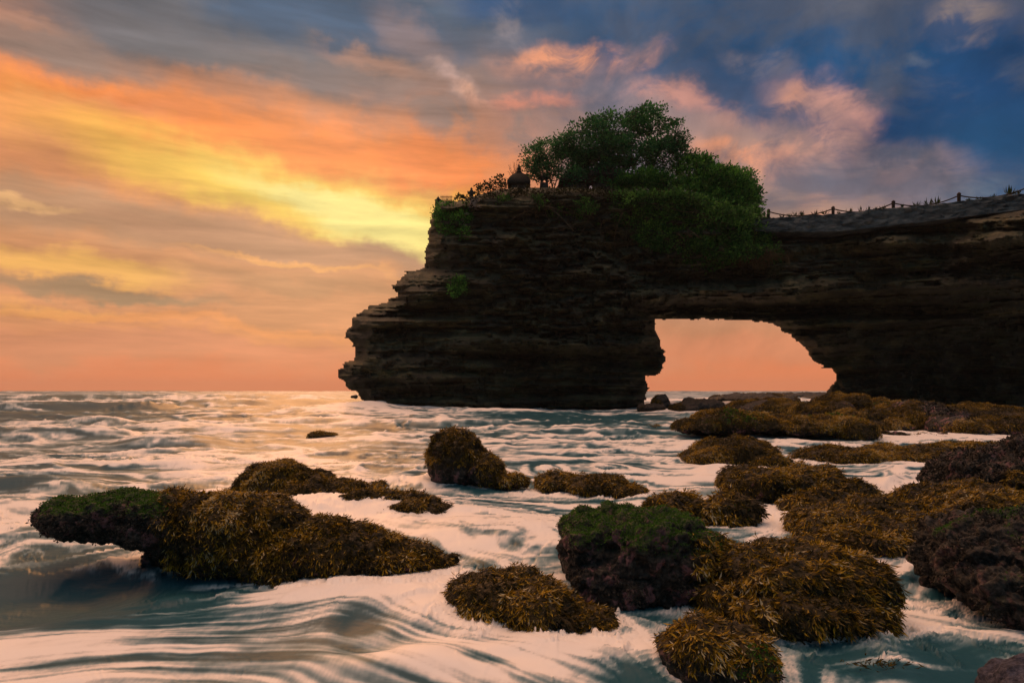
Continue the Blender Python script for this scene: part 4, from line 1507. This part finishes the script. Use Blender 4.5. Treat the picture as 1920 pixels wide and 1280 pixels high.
def temple_bits():
    shrine("small thatched shrine with bell roof and finial standing clear at the left of the trees", 973, 354, 346, 308, 21, 76.2, bell=-.75, spire=True)
    shrine("thatched pavilion roof half hidden below the airy tree, left of the steeper roof", 1077, 354, 345, 315, 30, 76.5, ridge=1.2, bell=.05, spire=False, name="pavilion", cat="pavilion")
    shrine("steep dark pavilion roof hidden under the tallest tree", 1133, 354, 336, 302, 33, 76.5, ridge=.4, bell=.05, spire=False, name="pavilion", cat="pavilion")
    # little stone spirit house with an open niche
    Y = 76.0
    g = P3(1020, 354, Y)
    t = thing("spirit_house", g, "small stone spirit house with open niche between the thatched shrine and the pavilion", "shrine")
    mb = MB()
    mb.box(g + [0, 0, .2], (1.1, .9, .9), 0, .85)
    mb.build("base", M_TEMPLE, t)
    mb = MB()
    for sx in (-1, 1):
        mb.box(g + [sx * .32, 0, .92], (.22, .6, .56))
    mb.box(g + [0, .0, 1.24], (1.0, .8, .10))
    mb.build("niche", M_TEMPLE, t)
    mb = MB()
    mb.lathe(g + [0, 0, 1.29], [(.85, 0), (.60, .16), (.30, .3), (.16, .42), (.03, .7)], 4, True)
    mb.build("roof", M_TEMPLE, t)
    # offering post on the rim
    g = P3(884, 371, 75.8)
    t = thing("offering_post", g, "stone offering post with wing-like corner horns above the pale rubble", "shrine")
    mb = MB()
    mb.lathe(g + [0, 0, -.4], [(.42, 0), (.38, .35), (.26, .45), (.24, .80), (.34, .9)], 8)
    mb.build("pedestal", M_TEMPLE, t)
    mb = MB()
    mb.box(g + [0, 0, .60], (.95, .6, .16))
    for sx in (-1, 1):
        mb.box(g + [sx * .42, 0, .76], (.14, .3, .22), 0, .4)
    mb.lathe(g + [0, 0, .66], [(.26, 0), (.24, .2), (.12, .3), (.16, .42), (.03, .6)], 8)
    mb.build("capital", M_TEMPLE, t)
    # picket gate at the left corner
    g = P3(834, 378, 75.8)
    t = thing("picket_fence", g, "short picket fence with a stubby pillar on the far left corner of the stack", "fence")
    mb = MB()
    for i in range(9):
        mb.box(g + [-.45 + i * .16, 0, .36], (.06, .06, .78), 0, .6)
    mb.box(g + [.2, .03, .15], (1.5, .05, .07))
    mb.box(g + [.2, .03, .55], (1.5, .05, .06))
    mb.build("picket", M_WOOD, t)
    mb = MB()
    mb.lathe(g + [-.80, 0, -.4], [(.34, 0), (.34, .45), (.44, .5), (.44, .6), (.20, .68), (.20, .82), (.10, .9), (.03, 1.05)], 8)
    mb.build("pillar", M_TEMPLE, t)
    mb = MB()
    mb.box(g + [.1, .05, -.25], (2.6, .5, .5), 0, .95)
    mb.build("kerb", M_TEMPLE, t)
    # spire in the right-hand thicket
    g = P3(1391, 350, 75.6)
    t = thing("stone_spire", g, "slim stepped stone spire rising from the thicket at the right end", "shrine")
    mb = MB()
    mb.lathe(g + [0, 0, -1.0], [(.5, 0), (.5, 1.2), (.36, 1.3), (.40, 1.5), (.28, 1.6), (.32, 1.85), (.22, 1.95), (.26, 2.2), (.15, 2.3), (.18, 2.6), (.08, 2.75), (.10, 2.95), (.02, 3.3)], 8)
    mb.build("shaft", M_TEMPLE, t)


temple_bits()

# ------------------------------------------------------------------ parapet, rope rail and aloes on the right
TOPL = np.array([(1412, 412), (1430, 409), (1560, 401), (1675, 390), (1800, 378), (1920, 362), (2100, 341), (2355, 312)], float)
BOTL = np.array([(1412, 434), (1430, 435), (1560, 436), (1675, 424), (1800, 409), (1920, 394), (2100, 375), (2355, 350)], float)


def wall_depth(u):
    return float(rim_depth(np.array([u]), np.array([400.0]))[0]) - 5.6


def build_wall():
    us = np.arange(1412, 2352, 3.0)
    tv = np.interp(us, TOPL[:, 0], TOPL[:, 1])
    bv = np.interp(us, BOTL[:, 0], BOTL[:, 1])
    nz = 16
    V = []
    for u, a, b in zip(us, tv, bv):
        Y = wall_depth(u)
        d = P3(u, a, Y)
        e_ = P3(u, b, Y)
        col = [d * (1 - k / nz) + e_ * (k / nz) for k in range(nz + 1)]
        V.append(col)
    V = np.array(V)
    n = fbm3(V.reshape(-1, 3) * np.array([1.3, 1.3, 2.6]), 5, .6, 3).reshape(V.shape[:2])
    Vf = V.copy()
    Vf[:, :, 1] -= .30 * n
    Vf[:, :, 1] -= np.linspace(0, .35, nz + 1)[None, :]
    Vf[:, 0, 2] += .05 * n[:, 0]
    Vb = V.copy()
    Vb[:, :, 1] += 8.0
    Vb[:, 0, 2] = Vf[:, 0, 2]
    m, k = len(us), nz + 1
    idx = np.arange(m * k).reshape(m, k)
    Fc = np.concatenate([
        np.stack([idx[:-1, :-1], idx[:-1, 1:], idx[1:, 1:], idx[1:, :-1]], -1).reshape(-1, 4),
        np.stack([idx[:-1, :-1], idx[1:, :-1], idx[1:, 1:], idx[:-1, 1:]], -1).reshape(-1, 4) + m * k,
        np.stack([idx[:-1, 0], idx[1:, 0], idx[1:, 0] + m * k, idx[:-1, 0] + m * k], -1),
        np.stack([idx[:-1, -1], idx[:-1, -1] + m * k, idx[1:, -1] + m * k, idx[1:, -1]], -1),
        np.stack([idx[0, :-1], idx[0, :-1] + m * k, idx[0, 1:] + m * k, idx[0, 1:]], -1),
        np.stack([idx[-1, :-1], idx[-1, 1:], idx[-1, 1:] + m * k, idx[-1, :-1] + m * k], -1)])
    o = mesh_np("parapet_wall", np.concatenate([Vf.reshape(-1, 3), Vb.reshape(-1, 3)]), Fc, M_WALL, None, True)
    try:
        o.data.set_sharp_from_angle(angle=math.radians(45))
    except Exception:
        pass
    tag(o, "long weathered grey-blue parapet wall along the top of the right cliff", "wall")

    # rope rail: round-headed posts with a heavy sagging rope
    posts = [(1441, 407, 17), (1562, 401, 16), (1675, 391, 17), (1798, 379, 20), (1934, 362, 22), (2090, 343, 25), (2270, 322, 28)]
    pts = []
    g0 = P3(1441, 409, wall_depth(1441) + .5)
    t = thing("rope_rail", g0, "rope rail of dark round-headed posts running along the parapet wall", "rail")
    for u, v, hp in posts:
        Y = wall_depth(u) + .5
        g = P3(u, v + 2, Y)
        hh = hp * Y / F
        mb = MB()
        mb.lathe(g + [0, 0, -.25], [(.24, 0), (.24, .28), (.16, .32), (.16, .25 + hh * .78), (.19, .25 + hh * .80), (.19, .25 + hh * .88), (.11, .25 + hh * .97), (.03, .25 + hh * 1.03)], 10)
        mb.build("post", M_WOOD, t)
        pts.append(g + [0, 0, hh * .72])
    for a, b in zip(pts[:-1], pts[1:]):
        s = np.linspace(0, 1, 14)[:, None]
        p = a * (1 - s) + b * s
        p[:, 2] -= (4 * s[:, 0] * (1 - s[:, 0])) * .62
        mb = MB()
        mb.tube(p, .065, None, 6)
        mb.build("rope", M_ROPE, t, True)
    # agaves along the top of the wall
    rng = np.random.default_rng(91)
    G = "spiky agaves along the parapet"
    spots = [1466, 1480, 1492, 1504, 1528, 1546, 1572, 1592, 1614, 1628, 1641, 1655, 1692, 1718, 1742, 1756, 1816, 1836, 1862, 1893, 1908]
    near = {1466: "just right of the first post", 1572: "just right of the second post", 1655: "just left of the third post", 1692: "just right of the third post",
            1742: "largest, midway between third and fourth posts", 1756: "second largest, left of the fourth post", 1893: "tallest one, near the right edge", 1816: "just right of the fourth post"}
    gap = {0: "between the first and second rope posts", 1: "between the second and third rope posts", 2: "between the third and fourth rope posts", 3: "right of the fourth rope post"}
    pu = [1441, 1562, 1675, 1798, 1934]
    cnt = {}
    ordw = ["first", "second", "third", "fourth", "fifth", "sixth", "seventh", "eighth"]
    for u in spots:
        k = max(i for i in range(4) if u > pu[i])
        cnt[k] = cnt.get(k, 0) + 1
        v = np.interp(u, TOPL[:, 0], TOPL[:, 1])
        s = {1742: 1.1, 1756: 1.0, 1893: 1.3}.get(u, rng.uniform(.5, .85))
        g = P3(u, v + 1, wall_depth(u) + rng.uniform(.2, .9))
        n = 15
        a = rng.uniform(0, 6.28, n)
        e_ = rng.uniform(.1, 1.15, n)
        D = np.c_[np.cos(a) * np.cos(e_), np.sin(a) * np.cos(e_), np.sin(e_)]
        S = unit(np.cross(D, [0, 0, 1.0]))
        L = s * rng.uniform(.55, .95, n)
        V, Fc, r = blades(np.repeat(g[None], n, 0), D, S, L, np.full(n, .16 * s), rng.uniform(.1, .6, n), .35)
        o = mesh_np("agave", V, Fc, M_LEAF3, None, False, {'rnd': r})
        lab = "spiky agave on the parapet " + near[u] if u in near else "spiky agave, %s from the left %s" % (ordw[cnt[k] - 1], gap[k])
        tag(o, lab, "agave", G)


build_wall()


# ------------------------------------------------------------------ sea haze
def build_haze():
    m, n = material("sea_haze")
    v = n.new('ShaderNodeVolumePrincipled')
    v.inputs['Color'].default_value = (0.95, 0.92, 0.88, 1)
    v.inputs['Density'].default_value = 0.00013
    v.inputs['Anisotropy'].default_value = 0.2
    o = n.new('ShaderNodeOutputMaterial')
    n.link(v.outputs[0], o.inputs['Volume'])
    b = MB()
    b.box((0, 1200, 17), (12000, 3000, 45))
    tag(b.build("haze", m), kind='stuff')


build_haze()
